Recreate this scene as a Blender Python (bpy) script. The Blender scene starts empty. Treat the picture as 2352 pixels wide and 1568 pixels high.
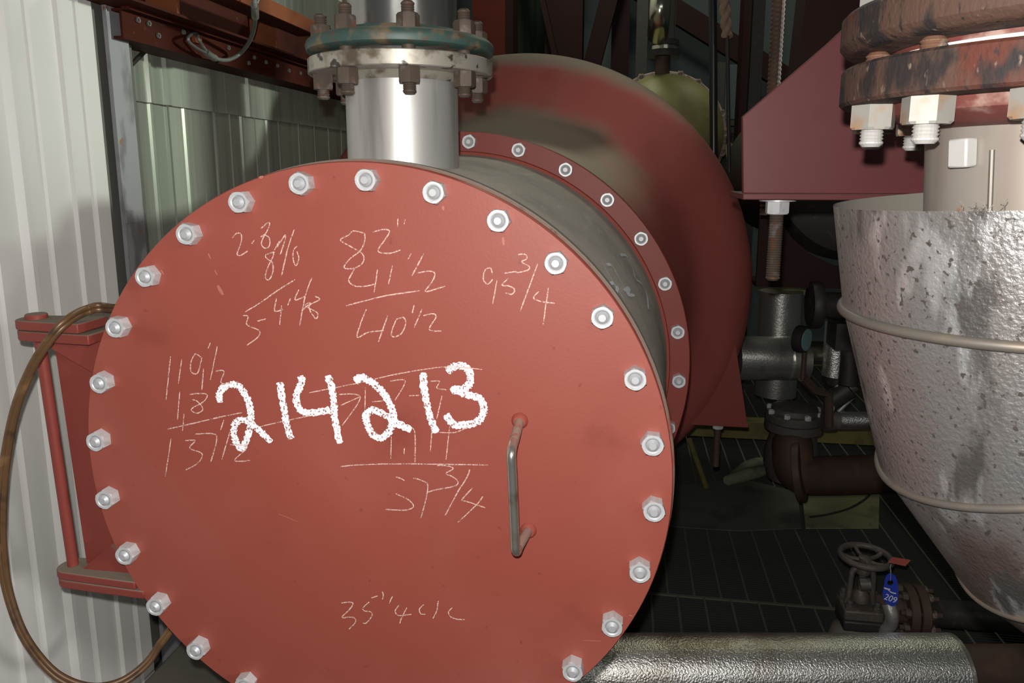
import bpy, bmesh, math, random
from mathutils import Vector as V, Matrix
random.seed(7)
S = bpy.context.scene
COL = S.collection
PI = math.pi
# ------------------------------------------------------------------ camera
F_PX, CX, CY, W, H = 1700.0, 1176.0, 700.0, 2352, 1568
YAW, PITCH = -.1543, .1781
EYE = V((0, 0, 1.62))
cy_, sy_, cp_, sp_ = math.cos(YAW), math.sin(YAW), math.cos(PITCH), math.sin(PITCH)
FW = V((sy_*cp_, cy_*cp_, -sp_)); RT = V((cy_, -sy_, 0)); DN = FW.cross(RT)
cam = bpy.data.cameras.new('camera')
cam.sensor_width = 36; cam.lens = F_PX/W*36; cam.shift_y = (CY-H/2)/W
cam.clip_start = .02; cam.clip_end = 60
camo = bpy.data.objects.new('camera', cam); COL.objects.link(camo)
camo.location = EYE; camo.rotation_euler = (PI/2-PITCH, 0, -YAW)
S.camera = camo
def ray(x, y): return RT*((x-CX)/F_PX) + DN*((y-CY)/F_PX) + FW
def aty(x, y, Y): r = ray(x, y); return EYE + r*(Y/r.y)
def atx(x, y, X): r = ray(x, y); return EYE + r*(X/r.x)
def atd(x, y, D): return EYE + ray(x, y)*D
def atz(x, y, Z): r = ray(x, y); return EYE + r*((Z-1.62)/r.z)

# ------------------------------------------------------------------ materials
def mat(name, base, rough=.5, metal=0., spots=(), bump=None, dust=None, spec=.5):
    """base colour; spots: list of (colour, scale, lo, hi, stretch) noise patches; bump (scale, strength); dust (colour, lo, hi) on up-facing surfaces"""
    m = bpy.data.materials.new(name); m.use_nodes = True
    nt = m.node_tree; N, L = nt.nodes, nt.links
    b = N['Principled BSDF']
    b.inputs['Roughness'].default_value = rough; b.inputs['Metallic'].default_value = metal
    b.inputs['Specular IOR Level'].default_value = spec
    tc = N.new('ShaderNodeTexCoord')
    cur = N.new('ShaderNodeRGB'); cur.outputs[0].default_value = (*base, 1); cur = cur.outputs[0]
    met = None
    def noise(scale, stretch=(1, 1, 1), detail=5):
        mp = N.new('ShaderNodeMapping'); mp.inputs['Scale'].default_value = stretch
        L.new(tc.outputs['Object'], mp.inputs[0])
        n = N.new('ShaderNodeTexNoise'); n.inputs['Scale'].default_value = scale; n.inputs['Detail'].default_value = detail
        L.new(mp.outputs[0], n.inputs['Vector']); return n.outputs[0]
    def ramp(src, lo, hi):
        r = N.new('ShaderNodeMapRange'); r.interpolation_type = 'SMOOTHSTEP'
        r.inputs[1].default_value = lo; r.inputs[2].default_value = hi
        L.new(src, r.inputs[0]); return r.outputs[0]
    def mixc(fac, a, bcol):
        x = N.new('ShaderNodeMix'); x.data_type = 'RGBA'
        L.new(fac, x.inputs[0]); L.new(a, x.inputs[6]); x.inputs[7].default_value = (*bcol, 1); return x.outputs[2]
    def mixf(fac, a, v):
        x = N.new('ShaderNodeMix'); x.data_type = 'FLOAT'
        L.new(fac, x.inputs[0])
        if hasattr(a, 'links') or hasattr(a, 'is_linked'): L.new(a, x.inputs[2])
        else: x.inputs[2].default_value = a
        x.inputs[3].default_value = v; return x.outputs[0]
    for sp in spots:
        colr, sc, lo, hi = sp[:4]; st = sp[4] if len(sp) > 4 else (1, 1, 1)
        fac = ramp(noise(sc, st), lo, hi)
        cur = mixc(fac, cur, colr)
        if metal > 0 and len(sp) > 5: met = mixf(fac, met if met is not None else metal, sp[5])
    if dust:
        g = N.new('ShaderNodeNewGeometry'); sx = N.new('ShaderNodeSeparateXYZ'); L.new(g.outputs['Normal'], sx.inputs[0])
        ad = N.new('ShaderNodeMath'); ad.operation = 'MULTIPLY_ADD'
        L.new(noise(9), ad.inputs[0]); ad.inputs[1].default_value = .35; L.new(sx.outputs[2], ad.inputs[2])
        fac = ramp(ad.outputs[0], dust[1]+.17, dust[2]+.17)
        cur = mixc(fac, cur, dust[0])
        L.new(mixf(fac, rough, .95), b.inputs['Roughness'])
    L.new(cur, b.inputs['Base Color'])
    if met is not None: L.new(met, b.inputs['Metallic'])
    if bump:
        bp = N.new('ShaderNodeBump'); bp.inputs['Strength'].default_value = bump[1]; bp.inputs['Distance'].default_value = bump[3] if len(bump) > 3 else .002
        L.new(noise(bump[0], bump[2] if len(bump) > 2 else (1, 1, 1), 3), bp.inputs['Height']); L.new(bp.outputs[0], b.inputs['Normal'])
    return m
RED = (.305, .068, .046)
DUST = (.20, .165, .125)
M = {}
M['cover'] = mat('red_primer_cover', RED, .53, spots=[((.34, .088, .064), 3.0, .45, .75), ((.25, .052, .034), 7., .58, .8), ((.22, .045, .03), 60., .66, .78)], bump=(220, .08), spec=.5)
M['red'] = mat('red_primer', (.225, .046, .035), .5, spots=[((.21, .045, .036), 6., .5, .75)], dust=(DUST, .55, .9), spec=.3)
M['kettle'] = mat('red_primer_dusty', (.33, .082, .070), .5, spots=[((.27, .066, .055), 4., .5, .75)], dust=((.20, .155, .115), .50, .86), spec=.3)
M['channel'] = mat('grey_dusty_paint', (.47, .42, .365), .8, spots=[((.37, .33, .28), 8., .45, .7), ((.54, .49, .43), 40., .55, .75, (1, .3, 1))], bump=(150, .15))
M['rim'] = mat('dusty_flange_edge', (.18, .11, .085), .8, spots=[((.22, .05, .035), 12., .5, .62), ((.12, .05, .03), 30., .6, .7)], dust=((.21, .18, .145), .0, .5))
M['gasket'] = mat('red_gasket', (.30, .06, .04), .7)
M['zinc'] = mat('galvanised_nut', (.62, .63, .64), .45, .25, spots=[((.45, .45, .45), 90., .55, .75)])
M['stud'] = mat('stud_end', (.52, .53, .55), .5, .3)
M['stain'] = mat('stainless_pipe', (.50, .49, .47), .44, .55, spots=[((.33, .32, .30), 9., .48, .7, (3, 3, .25)), ((.16, .14, .12), 60., .70, .78)], bump=(60, .04, (1, 1, .1)))
M['handle'] = mat('stainless_bar', (.55, .53, .48), .28, .85, spots=[((.34, .27, .2), 25., .5, .75)])
M['handle_foot'] = mat('dusty_bar_foot', (.33, .22, .18), .7, spots=[((.36, .1, .07), 60., .55, .7)])
M['flange_steel'] = mat('dirty_flange_steel', (.44, .41, .345), .40, .5, spots=[((.17, .135, .095), 24., .50, .66), ((.05, .042, .035), 38., .585, .65, (1, 1, 1), .1)])
M['green'] = mat('green_flange_paint', (.042, .082, .070), .5, spots=[((.15, .115, .07), 26., .50, .64), ((.09, .055, .035), 60., .56, .68)], dust=((.24, .2, .15), .6, .95))
M['rustnut'] = mat('rusty_nut', (.085, .062, .046), .65, .2, spots=[((.17, .15, .135), 40., .54, .7), ((.13, .06, .035), 70., .55, .7)])
M['rust'] = mat('rusty_flange', (.066, .036, .026), .75, spots=[((.078, .022, .014), 14., .54, .66, (1, 1, .6)), ((.020, .016, .016), 26., .50, .62, (1, 1, .6)), ((.02, .016, .015), 110., .58, .66, (1, 1, .35)), ((.15, .11, .08), 120., .62, .72, (1, 1, .5))], bump=(240, .5, (1, 1, .5)), spec=.25)
M['hubred'] = mat('red_hub', (.13, .034, .028), .6, spots=[((.3, .2, .16), 25., .55, .7)])
M['bignut'] = mat('big_nut', (.27, .26, .235), .5, .15, spots=[((.30, .19, .115), 22., .56, .70), ((.22, .2, .17), 50., .6, .7)])
M['whitestud'] = mat('white_thread', (.42, .41, .39), .5, .1)
M['ruststud'] = mat('rusty_thread', (.15, .075, .045), .7, .1, spots=[((.26, .22, .18), 60., .55, .7)])
M['white'] = mat('white_gasket', (.80, .76, .66), .6)
M['neck'] = mat('stained_pipe', (.28, .25, .22), .5, .35, spots=[((.24, .2, .17), 10., .5, .7, (2, 2, .3)), ((.35, .16, .08), 40., .66, .74)])
M['jacket'] = mat('stucco_aluminium', (.32, .32, .315), .42, .84, spots=[((.105, .077, .070), 5., .40, .62, (1, 1, .5), .45), ((.50, .50, .50), 26., .56, .66, (1, 1, .25), .8), ((.10, .095, .09), 24., .55, .67, (1, 1, .3), .6), ((.07, .06, .055), 150., .58, .66, (1, 1, 1), .4)], bump=(240, .6, (1, 1, 1), .0018))
M['bead'] = mat('jacket_bead', (.125, .112, .095), .5, .4, spots=[((.17, .135, .10), 30., .5, .7)])
M['lug'] = mat('red_primer_lug', (.125, .029, .031), .5, spots=[((.105, .024, .026), 5., .5, .7)], dust=(DUST, .55, .9), spec=.3)
M['wall'] = mat('white_ribbed_sheet', (.66, .65, .625), .5, spots=[((.60, .59, .56), 5., .5, .75, (1, 1, .3))], spec=.4)
M['darktrim'] = mat('dark_grey_trim', (.11, .11, .10), .6)  # plain dark grey for the strip between wall end and post
M['galv'] = mat('galvanised_post', (.34, .34, .36), .45, .35, spots=[((.2, .2, .21), 16., .5, .65, (1, 1, .4)), ((.3, .15, .08), 30., .68, .74)])
M['panel'] = mat('galvanised_panel', (.40, .435, .365), .36, .30, spots=[((.29, .325, .275), 5., .46, .66, (1, 3, .12)), ((.52, .55, .48), 16., .56, .72, (1, 4, .1))])  # pale vertical streaks put the sheet's reflections into the colour
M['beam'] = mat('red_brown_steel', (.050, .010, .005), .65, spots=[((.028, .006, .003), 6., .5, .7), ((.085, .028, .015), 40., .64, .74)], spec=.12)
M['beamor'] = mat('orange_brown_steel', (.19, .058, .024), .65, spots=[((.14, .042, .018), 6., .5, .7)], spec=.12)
M['wire'] = mat('wire_rope', (.17, .175, .16), .5, .4, bump=(400, .6))
M['coil'] = mat('brown_hose', (.14, .075, .035), .4, .2, spots=[((.25, .14, .06), 20., .55, .7), ((.07, .04, .025), 30., .5, .7)])
M['silver'] = mat('hammered_aluminium', (.92, .90, .86), .34, .95, bump=(200, .9, (1, 1, 1), .0024), spots=[((.6, .56, .5), 6., .5, .7)])
M['silverb'] = mat('smooth_aluminium', (.72, .71, .66), .33, .88, bump=(120, .5), spots=[((.5, .5, .43), 10., .5, .7, (1, 1, .3))])
M['grating'] = mat('dark_grating_bar', (.045, .05, .04), .6, .2)
M['crossbar'] = mat('grating_cross_bar', (.16, .15, .115), .55, .2)
M['dark'] = mat('black_iron', (.035, .033, .03), .55, .2, spots=[((.07, .05, .04), 30., .55, .7)])
M['iron'] = mat('dirty_cast_iron', (.10, .085, .075), .55, .2, spots=[((.16, .13, .11), 40., .55, .7)])
M['browniron'] = mat('brown_rusty_iron', (.068, .040, .030), .65, .1, spots=[((.10, .055, .035), 14., .5, .7)])
M['blue'] = mat('blue_plastic', (.015, .045, .42), .4)
M['printwhite'] = mat('white_print', (.75, .77, .8), .5)
M['redtag'] = mat('red_tag', (.45, .10, .075), .5)
M['insul'] = mat('grey_insulation_cover', (.17, .155, .13), .8)
M['foil'] = mat('crumpled_foil', (.6, .6, .58), .35, .7, bump=(80, 1.))
M['olive'] = mat('olive_paint', (.24, .23, .085), .55, spots=[((.18, .17, .07), 5., .5, .7)])
M['pinkring'] = mat('worn_pink_ring', (.36, .28, .25), .7, spots=[((.2, .12, .1), 25., .5, .65)])
M['yellow'] = mat('yellow_paint', (.21, .18, .055), .6, spots=[((.14, .115, .04), 12., .5, .7)])
M['blueback'] = mat('blue_grey_sheet', (.075, .098, .105), .6, spec=.2)
M['greenback'] = mat('dark_green_sheet', (.035, .052, .036), .5)
M['darkred'] = mat('dark_red_steel', (.026, .009, .008), .6, spec=.15)
M['column'] = mat('red_column_paint', (.085, .014, .008), .55, spots=[((.06, .009, .006), 6., .5, .7)], spec=.15)
M['rope'] = mat('brown_rope', (.30, .20, .14), .8)
M['chrome'] = mat('polished_steel', (.6, .6, .5), .18, .95)
M['black'] = mat('black_rubber', (.02, .02, .022), .3)
M['sheet_dark'] = mat('dirty_floor_sheet', (.11, .11, .085), .7, spots=[((.07, .07, .055), 6., .5, .7)])
M['sheet_olive'] = mat('olive_floor_sheet', (.24, .24, .13), .7, spots=[((.15, .15, .085), 7., .5, .65)])
M['glove'] = mat('grey_green_cloth', (.22, .24, .15), .9, spots=[((.14, .15, .1), 12., .5, .65)])
M['under'] = mat('dark_ground', (.012, .012, .011), .9)
M['scuff'] = mat('paint_scuff', (.45, .15, .12), .6)

def chalkmat(name, colr, sc, lo, hi):
    m = bpy.data.materials.new(name); m.use_nodes = True
    nt = m.node_tree; N, L = nt.nodes, nt.links; b = N['Principled BSDF']
    b.inputs['Base Color'].default_value = (*colr, 1); b.inputs['Roughness'].default_value = .9
    b.inputs['Specular IOR Level'].default_value = .1
    tc = N.new('ShaderNodeTexCoord'); n = N.new('ShaderNodeTexNoise'); n.inputs['Scale'].default_value = sc; n.inputs['Detail'].default_value = 3
    L.new(tc.outputs['Object'], n.inputs['Vector'])
    r = N.new('ShaderNodeMapRange'); r.inputs[1].default_value = lo; r.inputs[2].default_value = hi
    L.new(n.outputs[0], r.inputs[0]); L.new(r.outputs[0], b.inputs['Alpha'])
    return m
M['chalk'] = chalkmat('white_chalk', (.97, .96, 1.), 330, .35, .44)
M['thinchalk'] = chalkmat('thin_chalk', (.74, .50, .43), 420, .30, .55)
M['bluechalk'] = chalkmat('blue_grey_chalk', (.80, .86, .92), 300, .24, .42)

# ------------------------------------------------------------------ mesh building
def frame(d):
    d = V(d).normalized()
    a = V((0, 0, 1)) if abs(d.z) < .9 else V((1, 0, 0))
    u = a.cross(d).normalized(); return u, d.cross(u), d
def catmull(P, n=6, closed=False):
    P = [V(p) for p in P]; out = []; k = len(P)
    if k < 3 and not closed: 
        return [P[0].lerp(P[-1], i/n) for i in range(n+1)]
    for i in range(k if closed else k-1):
        if closed: a, b, c, d = P[i-1], P[i], P[(i+1) % k], P[(i+2) % k]
        else: a, b, c, d = P[max(i-1, 0)], P[i], P[i+1], P[min(i+2, k-1)]
        for j in range(n):
            t = j/n
            out.append(.5*((2*b)+(c-a)*t+(2*a-5*b+4*c-d)*t*t+(3*b-a-3*c+d)*t**3))
    if not closed: out.append(P[-1])
    return out
ORG = {}
class MB:
    xf = None
    def __init__(s): s.v = []; s.f = []
    def add(s, vs, fs):
        o = len(s.v); s.v += [V(p) for p in vs]; s.f += [tuple(i+o for i in f) for f in fs]; return s
    def box(s, lo, hi):
        x0, y0, z0 = lo; x1, y1, z1 = hi
        return s.add([(x0,y0,z0),(x1,y0,z0),(x1,y1,z0),(x0,y1,z0),(x0,y0,z1),(x1,y0,z1),(x1,y1,z1),(x0,y1,z1)],
                     [(0,3,2,1),(4,5,6,7),(0,1,5,4),(1,2,6,5),(2,3,7,6),(3,0,4,7)])
    def prism(s, pts, ex):
        """extrude a planar polygon (3d points) by vector ex"""
        n = len(pts); ex = V(ex); pts = [V(p) for p in pts]
        nrm = sum(((pts[i]-pts[0]).cross(pts[(i+1) % n]-pts[0]) for i in range(n)), V((0, 0, 0)))
        if nrm.dot(ex) > 0: pts = pts[::-1]
        fs = [tuple(range(n)), tuple(range(2*n-1, n-1, -1))]
        fs += [(i, i+n, (i+1) % n+n, (i+1) % n)[::-1] for i in range(n)]
        fs = [fs[0], fs[1]] + [tuple(reversed(f)) for f in fs[2:]]
        return s.add(pts+[p+ex for p in pts], fs)
    def lathe(s, prof, o, d, n=64, cap0=True, cap1=True, shift=None):
        """prof: (r, t) along direction d from o"""
        o = V(o); u, w, d = frame(d); b = len(s.v); vs = []
        for r, t in prof:
            c = o+d*t+(shift(t) if shift else V((0, 0, 0)))
            for i in range(n):
                a = 2*PI*i/n; vs.append(c+u*(r*math.cos(a))+w*(r*math.sin(a)))
        fs = []
        for k in range(len(prof)-1):
            for i in range(n):
                j = (i+1) % n; fs.append((k*n+i, k*n+j, (k+1)*n+j, (k+1)*n+i))
        if cap0: fs.append(tuple(range(n-1, -1, -1)))
        if cap1: fs.append(tuple((len(prof)-1)*n+i for i in range(n)))
        return s.add(vs, fs)
    def ring(s, r0, r1, o, d, t, n=64, ch=0.):
        """annulus of thickness t along d"""
        p = [(r0, 0), (r1-ch, 0), (r1, ch), (r1, t-ch), (r1-ch, t), (r0, t)] if ch else [(r0, 0), (r1, 0), (r1, t), (r0, t)]
        o = V(o); u, w, d = frame(d); vs = []; k = len(p)
        for r, tt in p:
            for i in range(n):
                a = 2*PI*i/n; vs.append(o+d*tt+u*(r*math.cos(a))+w*(r*math.sin(a)))
        fs = [(q*n+i, q*n+(i+1) % n, ((q+1) % k)*n+(i+1) % n, ((q+1) % k)*n+i) for q in range(k) for i in range(n)]
        return s.add(vs, fs)
    def tube(s, pts, r, n=12, closed=False, caps=True, rf=None):
        pts = [V(p) for p in pts]; k = len(pts); vs = []
        T = []
        for i in range(k):
            a = pts[i-1] if (i or closed) else pts[0]; b = pts[(i+1) % k] if (i < k-1 or closed) else pts[-1]
            T.append((b-a).normalized())
        u = frame(T[0])[0]
        for i in range(k):
            u = (u-T[i]*u.dot(T[i])).normalized(); w = T[i].cross(u); rr = rf(i/(k-1)) if rf else r
            for j in range(n):
                a = 2*PI*j/n; vs.append(pts[i]+u*(rr*math.cos(a))+w*(rr*math.sin(a)))
        fs = [(i*n+j, i*n+(j+1) % n, ((i+1) % k)*n+(j+1) % n, ((i+1) % k)*n+j) for i in range(k if closed else k-1) for j in range(n)]
        if caps and not closed: fs += [tuple(range(n-1, -1, -1)), tuple((k-1)*n+j for j in range(n))]
        return s.add(vs, fs)
    def ribbon(s, pts, width, nrm, jit=0., taper=True):
        pts = [V(p) for p in pts]; nrm = V(nrm); k = len(pts); vs = []
        for i in range(k):
            t = (pts[min(i+1, k-1)]-pts[max(i-1, 0)]).normalized(); sd = t.cross(nrm).normalized()
            wv = width*.5
            if taper and (i == 0 or i == k-1): wv *= .6
            vs += [pts[i]+sd*(wv*(1+random.uniform(-jit, jit))), pts[i]-sd*(wv*(1+random.uniform(-jit, jit)))]
        fs = [(2*i, 2*i+1, 2*i+3, 2*i+2) for i in range(k-1)]
        return s.add(vs, fs)
    def build(s, name, m, parent=None, smooth=35, bevel=0., solid=0.):
        org = V((0, 0, 0))
        if parent is not None: org = ORG.get(parent.name, org)
        me = bpy.data.meshes.new(name)
        if MB.xf: s.v = [MB.xf(p) for p in s.v]
        me.from_pydata([tuple(p-org) for p in s.v], [], s.f); me.update()
        bm = bmesh.new(); bm.from_mesh(me); bmesh.ops.recalc_face_normals(bm, faces=bm.faces); bm.to_mesh(me); bm.free()
        me.materials.append(m if not isinstance(m, str) else M[m])
        if smooth:
            for p in me.polygons: p.use_smooth = True
            me.set_sharp_from_angle(angle=math.radians(smooth))
        o = bpy.data.objects.new(name, me); COL.objects.link(o)
        if parent is not None: o.parent = parent
        ORG[o.name] = org
        if bevel:
            b = o.modifiers.new('bevel', 'BEVEL'); b.width = bevel; b.segments = 2; b.limit_method = 'ANGLE'
            b.harden_normals = False
        return o
def tag(o, label=None, cat=None, group=None, kind=None):
    if label: o['label'] = label
    if cat: o['category'] = cat
    if group: o['group'] = group
    if kind: o['kind'] = kind
    return o
def thing(name, loc, label, cat, group=None):
    o = bpy.data.objects.new(name, None); COL.objects.link(o); o.location = loc; o.empty_display_size = .05
    ORG[o.name] = V(loc); return tag(o, label, cat, group)
def struct(name, mb, m, **k): return tag(mb.build(name, m, **k), kind='structure')
def place(proto, parent, loc, rot=None):
    """a copy of a part and of its sub-parts"""
    c = proto.copy(); COL.objects.link(c); c.parent = parent; c.location = V(loc)-ORG[parent.name]
    if rot is not None: c.rotation_euler = rot
    for ch in proto.children:
        d = ch.copy(); COL.objects.link(d); d.parent = c
    return c
def nut_mesh(af, h, bore, dd, o=(0, 0, 0), ch=.12):
    """chamfered hexagon nut, base at o, growing along dd"""
    mb = MB(); u, w, d = frame(dd); o = V(o); n = 24; rc = af/2/math.cos(PI/6)
    def hexr(a):
        a = (a % (PI/3))-PI/6; return af/2/math.cos(a)
    rings = []
    for f_, t in ((lambda a: hexr(a), 0), (lambda a: hexr(a), h*(1-ch)), (lambda a: min(hexr(a), af*.5*1.02), h), (lambda a: bore*1.22, h), (lambda a: bore, h-bore*.18)):
        rings.append([o+d*t+u*(f_(2*PI*i/n)*math.cos(2*PI*i/n))+w*(f_(2*PI*i/n)*math.sin(2*PI*i/n)) for i in range(n)])
    vs = sum(rings, []); fs = []
    for k in range(len(rings)-1):
        for i in range(n): fs.append((k*n+i, k*n+(i+1) % n, (k+1)*n+(i+1) % n, (k+1)*n+i))
    fs.append(tuple(range(n-1, -1, -1)))
    mb.add(vs, fs); return mb
def stud_mesh(r, l, dd, o=(0, 0, 0), pitch=None, ch=.3, n=20):
    mb = MB(); prof = [(r, 0)]
    if pitch:
        t = 0
        while t+pitch < l-r*ch:
            prof += [(r*.86, t+pitch*.5), (r, t+pitch)]; t += pitch
    prof += [(r, l-r*ch), (r*(1-ch), l)]
    mb.lathe(prof, o, dd, n); return mb

# ================================================================== the main heat exchanger
AX = V((-.3876, 0, 1.1726)); Y1, Y2 = 1.0164, 1.6964
YD = V((0, 1, 0)); YU = V((0, -1, 0)); ZU = V((0, 0, 1))
hx = thing('heat_exchanger', (AX.x, Y1, 0), 'large red primer kettle heat exchanger with a round bolted end cover and chalk writing', 'heat exchanger')
cover = MB().lathe([(.452, 0), (.4605, .0), (.462, .002), (.462, .020), (.460, .022)], AX+YD*Y1, YD, 160).build('channel_cover', 'cover', hx, smooth=40)
tag(cover, 'round red end cover plate marked with chalk numbers')
MB().ring(.40, .4585, AX+YD*(Y1+.0222), YD, .0045, 160).build('gasket', 'gasket', hx)
MB().ring(.40, .466, AX+YD*(Y1+.0269), YD, .024, 160, .0015).build('channel_flange', 'rim', hx)
MB().lathe([(.452, .0511), (.456, .12), (.482, .64), (.4875, .6795)], AX+YD*Y1, YD, 160, False, False).build('channel_shell', 'channel', hx)
fl = MB().ring(.42, .5386, AX+YD*Y2, YD, .026, 160, .0015)
fl.build('body_flange', M['red'], hx); 
MB().ring(.42, .533, AX+YD*(Y2+.0262), YD, .004, 160).build('gasket', 'gasket', hx)
MB().ring(.42, .5386, AX+YD*(Y2+.0304), YD, .028, 160, .0015).build('shell_flange', M['red'], hx)
# weld bead between channel and body flange
MB().lathe([(.486, -.010), (.492, -.007), (.494, -.001), (.494, 0)], AX+YD*Y2, YD, 160, False, False).build('weld_bead', 'gasket', hx)
def sh(t):
    y = Y1+t; k = min(1, max(0, (y-2.2)/.4)); return V((0, 0, .027*k))
prof = [(.50, 1.7548), (.502, 2.0), (.520, 2.16), (.545, 2.28), (.570, 2.37), (.592, 2.435), (.612, 2.478), (.634, 2.508), (.66, 2.530), (.70, 2.556), (.74, 2.580), (.77, 2.600), (.795, 2.622), (.815, 2.650), (.829, 2.69), (.837, 2.74), (.84, 2.81), (.84, 3.9), (.80, 4.1), (.6, 4.25), (.3, 4.32), (.02, 4.33)]
MB().lathe([(r, y-Y1) for r, y in prof], AX+YD*Y1, YD, 192, False, True, shift=sh).build('kettle_shell', 'kettle', hx, smooth=60)
# cover nuts with stud ends
A0, ST = 3.9791, 2*PI/28
nproto = None
for i in range(28):
    a = A0-i*ST; p = AX+V((.4366*math.cos(a), Y1, .4366*math.sin(a)))
    rot = (0, random.uniform(0, PI/3), 0)
    if nproto is None:
        nproto = nut_mesh(.0295, .0185, .0095, YU).build('cover_nut', 'zinc', None, smooth=25)
        nproto.parent = hx; nproto.location = p-ORG[hx.name]; nproto.rotation_euler = rot
        sp = stud_mesh(.0092, .0225, YU, ch=.45).build('stud_end', 'stud', None); sp.parent = nproto
    else:
        c = place(nproto, hx, p, rot); c.scale = (1, random.uniform(.93, 1.08), 1)
fproto = None
for i in range(28):
    a = 1.5186-i*2*PI/28+2*ST; p = AX+V((.5146*math.cos(a), Y2, .5146*math.sin(a)))
    if p.z < .85: continue
    rot = (0, random.uniform(0, PI/3), 0)
    if fproto is None:
        fproto = nut_mesh(.0295, .017, .0095, YU).build('flange_nut', 'zinc', None, smooth=25)
        fproto.parent = hx; fproto.location = p-ORG[hx.name]; fproto.rotation_euler = rot
        sp = stud_mesh(.0092, .021, YU, ch=.45).build('stud_end', 'stud', None); sp.parent = fproto
    else: place(fproto, hx, p, rot)
# lifting handle on the cover
gy = Y1-.078
hb = aty(1194, 966, Y1); hl = aty(1214, 1217, Y1)
gt = aty(1171, 1036, gy); gt.x = aty(1174, 1036, gy).x; gb = aty(1184, 1268, gy)
path = [hb+V((0, .0, 0)), hb.lerp(gt, .80), gt.lerp(hb, .06)+V((-.0006, .003, -.004)), gt+(gb-gt)*.06]
path = catmull([hb, hb.lerp(gt, .55), hb.lerp(gt, .85)+V((0, -.001, 0)), gt+(gb-gt)*.04, gt+(gb-gt)*.15], 5)
MBh = MB().tube([path[k] for k in range(len(path)) if k >= 7]+[gt.lerp(gb, .5)]+catmull([gt.lerp(gb, .9), gt.lerp(gb, .965), gb+V((.0012, .005, -.001)), gb.lerp(hl, .18)], 5), .0068, 16)
MB().tube(path[:8], .0069, 16).build('handle_foot', 'handle_foot', cover, smooth=50)
MB().tube([gb.lerp(hl, .18), gb.lerp(hl, .6), hl], .0069, 16).build('handle_foot', 'handle_foot', cover, smooth=50)
hd = MBh.build('handle', 'handle', cover, smooth=50); tag(hd, 'bare steel pull handle with dusty feet')
for p, q in ((hb, gt), (hl, gb)):
    MB().lathe([(.0125, 0), (.0115, .003), (.0085, .006)], p, YU, 20).build('handle_weld', 'gasket', cover)

# ---- chalk writing on the cover
YC = Y1-.0006
def C1(p): return aty(340+p[0]*.4252, 480+p[1]*.4252, YC)
def C7(p): return aty(640+p[0]*.2381, 1300+p[1]*.2381, YC)
def C6(p): return aty(860+p[0]*.12755, 1040+p[1]*.12755, YC)
def write(name, strokes, conv, width, m, jit, n=7, parent=cover, nrm=YU, label=None):
    mb = MB()
    for k, s_ in enumerate(strokes):
        w = width
        pts = catmull([conv(p) for p in s_], n)
        pts = [p+V((0, -.00006*(k % 6)-.0005*i/len(pts), 0)) for i, p in enumerate(pts)]
        mb.ribbon(pts, w, nrm, jit)
    o = mb.build(name, m, parent, smooth=0)
    if label: tag(o, label)
    return o
big = [[(388,1045),(384,1005),(405,967),(450,947),(492,957),(524,1000),(546,1050),(556,1110),(553,1170),(538,1230),(510,1290),(482,1270),(466,1225),(464,1175),(485,1143),(522,1140),(572,1168),(620,1210),(668,1258)],
 [(712,935),(722,1000),(735,1080),(748,1160),(772,1242)],
 [(822,900),(832,935),(808,985),(803,1045),(832,1092),(900,1098),(985,1085)], [(970,898),(997,980),(1004,1060),(1010,1140),(1038,1265)],
 [(1118,932),(1150,908),(1200,930),(1250,970),(1295,1030),(1322,1090),(1322,1150),(1297,1205),(1260,1235),(1215,1218),(1185,1165),(1180,1112),(1215,1085),(1270,1105),(1340,1150),(1422,1195)],
 [(1490,882),(1490,960),(1505,1040),(1525,1120),(1558,1208)],
 [(1615,880),(1650,852),(1700,848),(1738,880),(1742,930),(1715,965),(1650,975),(1715,998),(1785,1020),(1815,1070),(1797,1130),(1757,1157),(1700,1165),(1650,1162),(1608,1108)]]
write('chalk_number', big, C1, .0108, 'chalk', .26, 10, label='thick white chalk digits 214213')
T = .0017
write('chalk_note', [[(455,155),(480,130),(505,140),(500,190),(482,240),(500,250),(540,225)],[(560,187),(575,168)],[(610,105),(650,72),(655,95),(625,150),(613,190),(635,212),(657,195),(655,155),(630,140),(610,150)],
 [(685,232),(640,245),(640,265),(672,290),(675,340),(655,380),(635,370),(645,320),(675,260),(680,235)],[(682,222),(712,172),(697,205),(742,140),(737,180),(715,247)],[(790,110),(760,200),(740,280),(722,360)],[(805,200),(785,225),(785,275),(800,305),(815,265),(805,228)],
 [(525,555),(600,510),(700,440),(795,380)],[(512,575),(540,580),(535,625),(600,655),(595,690),(535,735)],[(590,605),(638,592)],[(695,480),(685,550),(730,540)],[(722,520),(712,625)],[(770,480),(755,520)],[(815,435),(795,490),(850,470)],[(885,370),(850,470),(820,630)],
 [(900,470),(927,488),(870,525),(905,590),(915,560),(850,522),(880,505),(830,550)]], C1, T, 'thinchalk', .3, label='thin chalk sum 2-8 over 8 1/2 and 3-4')
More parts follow.
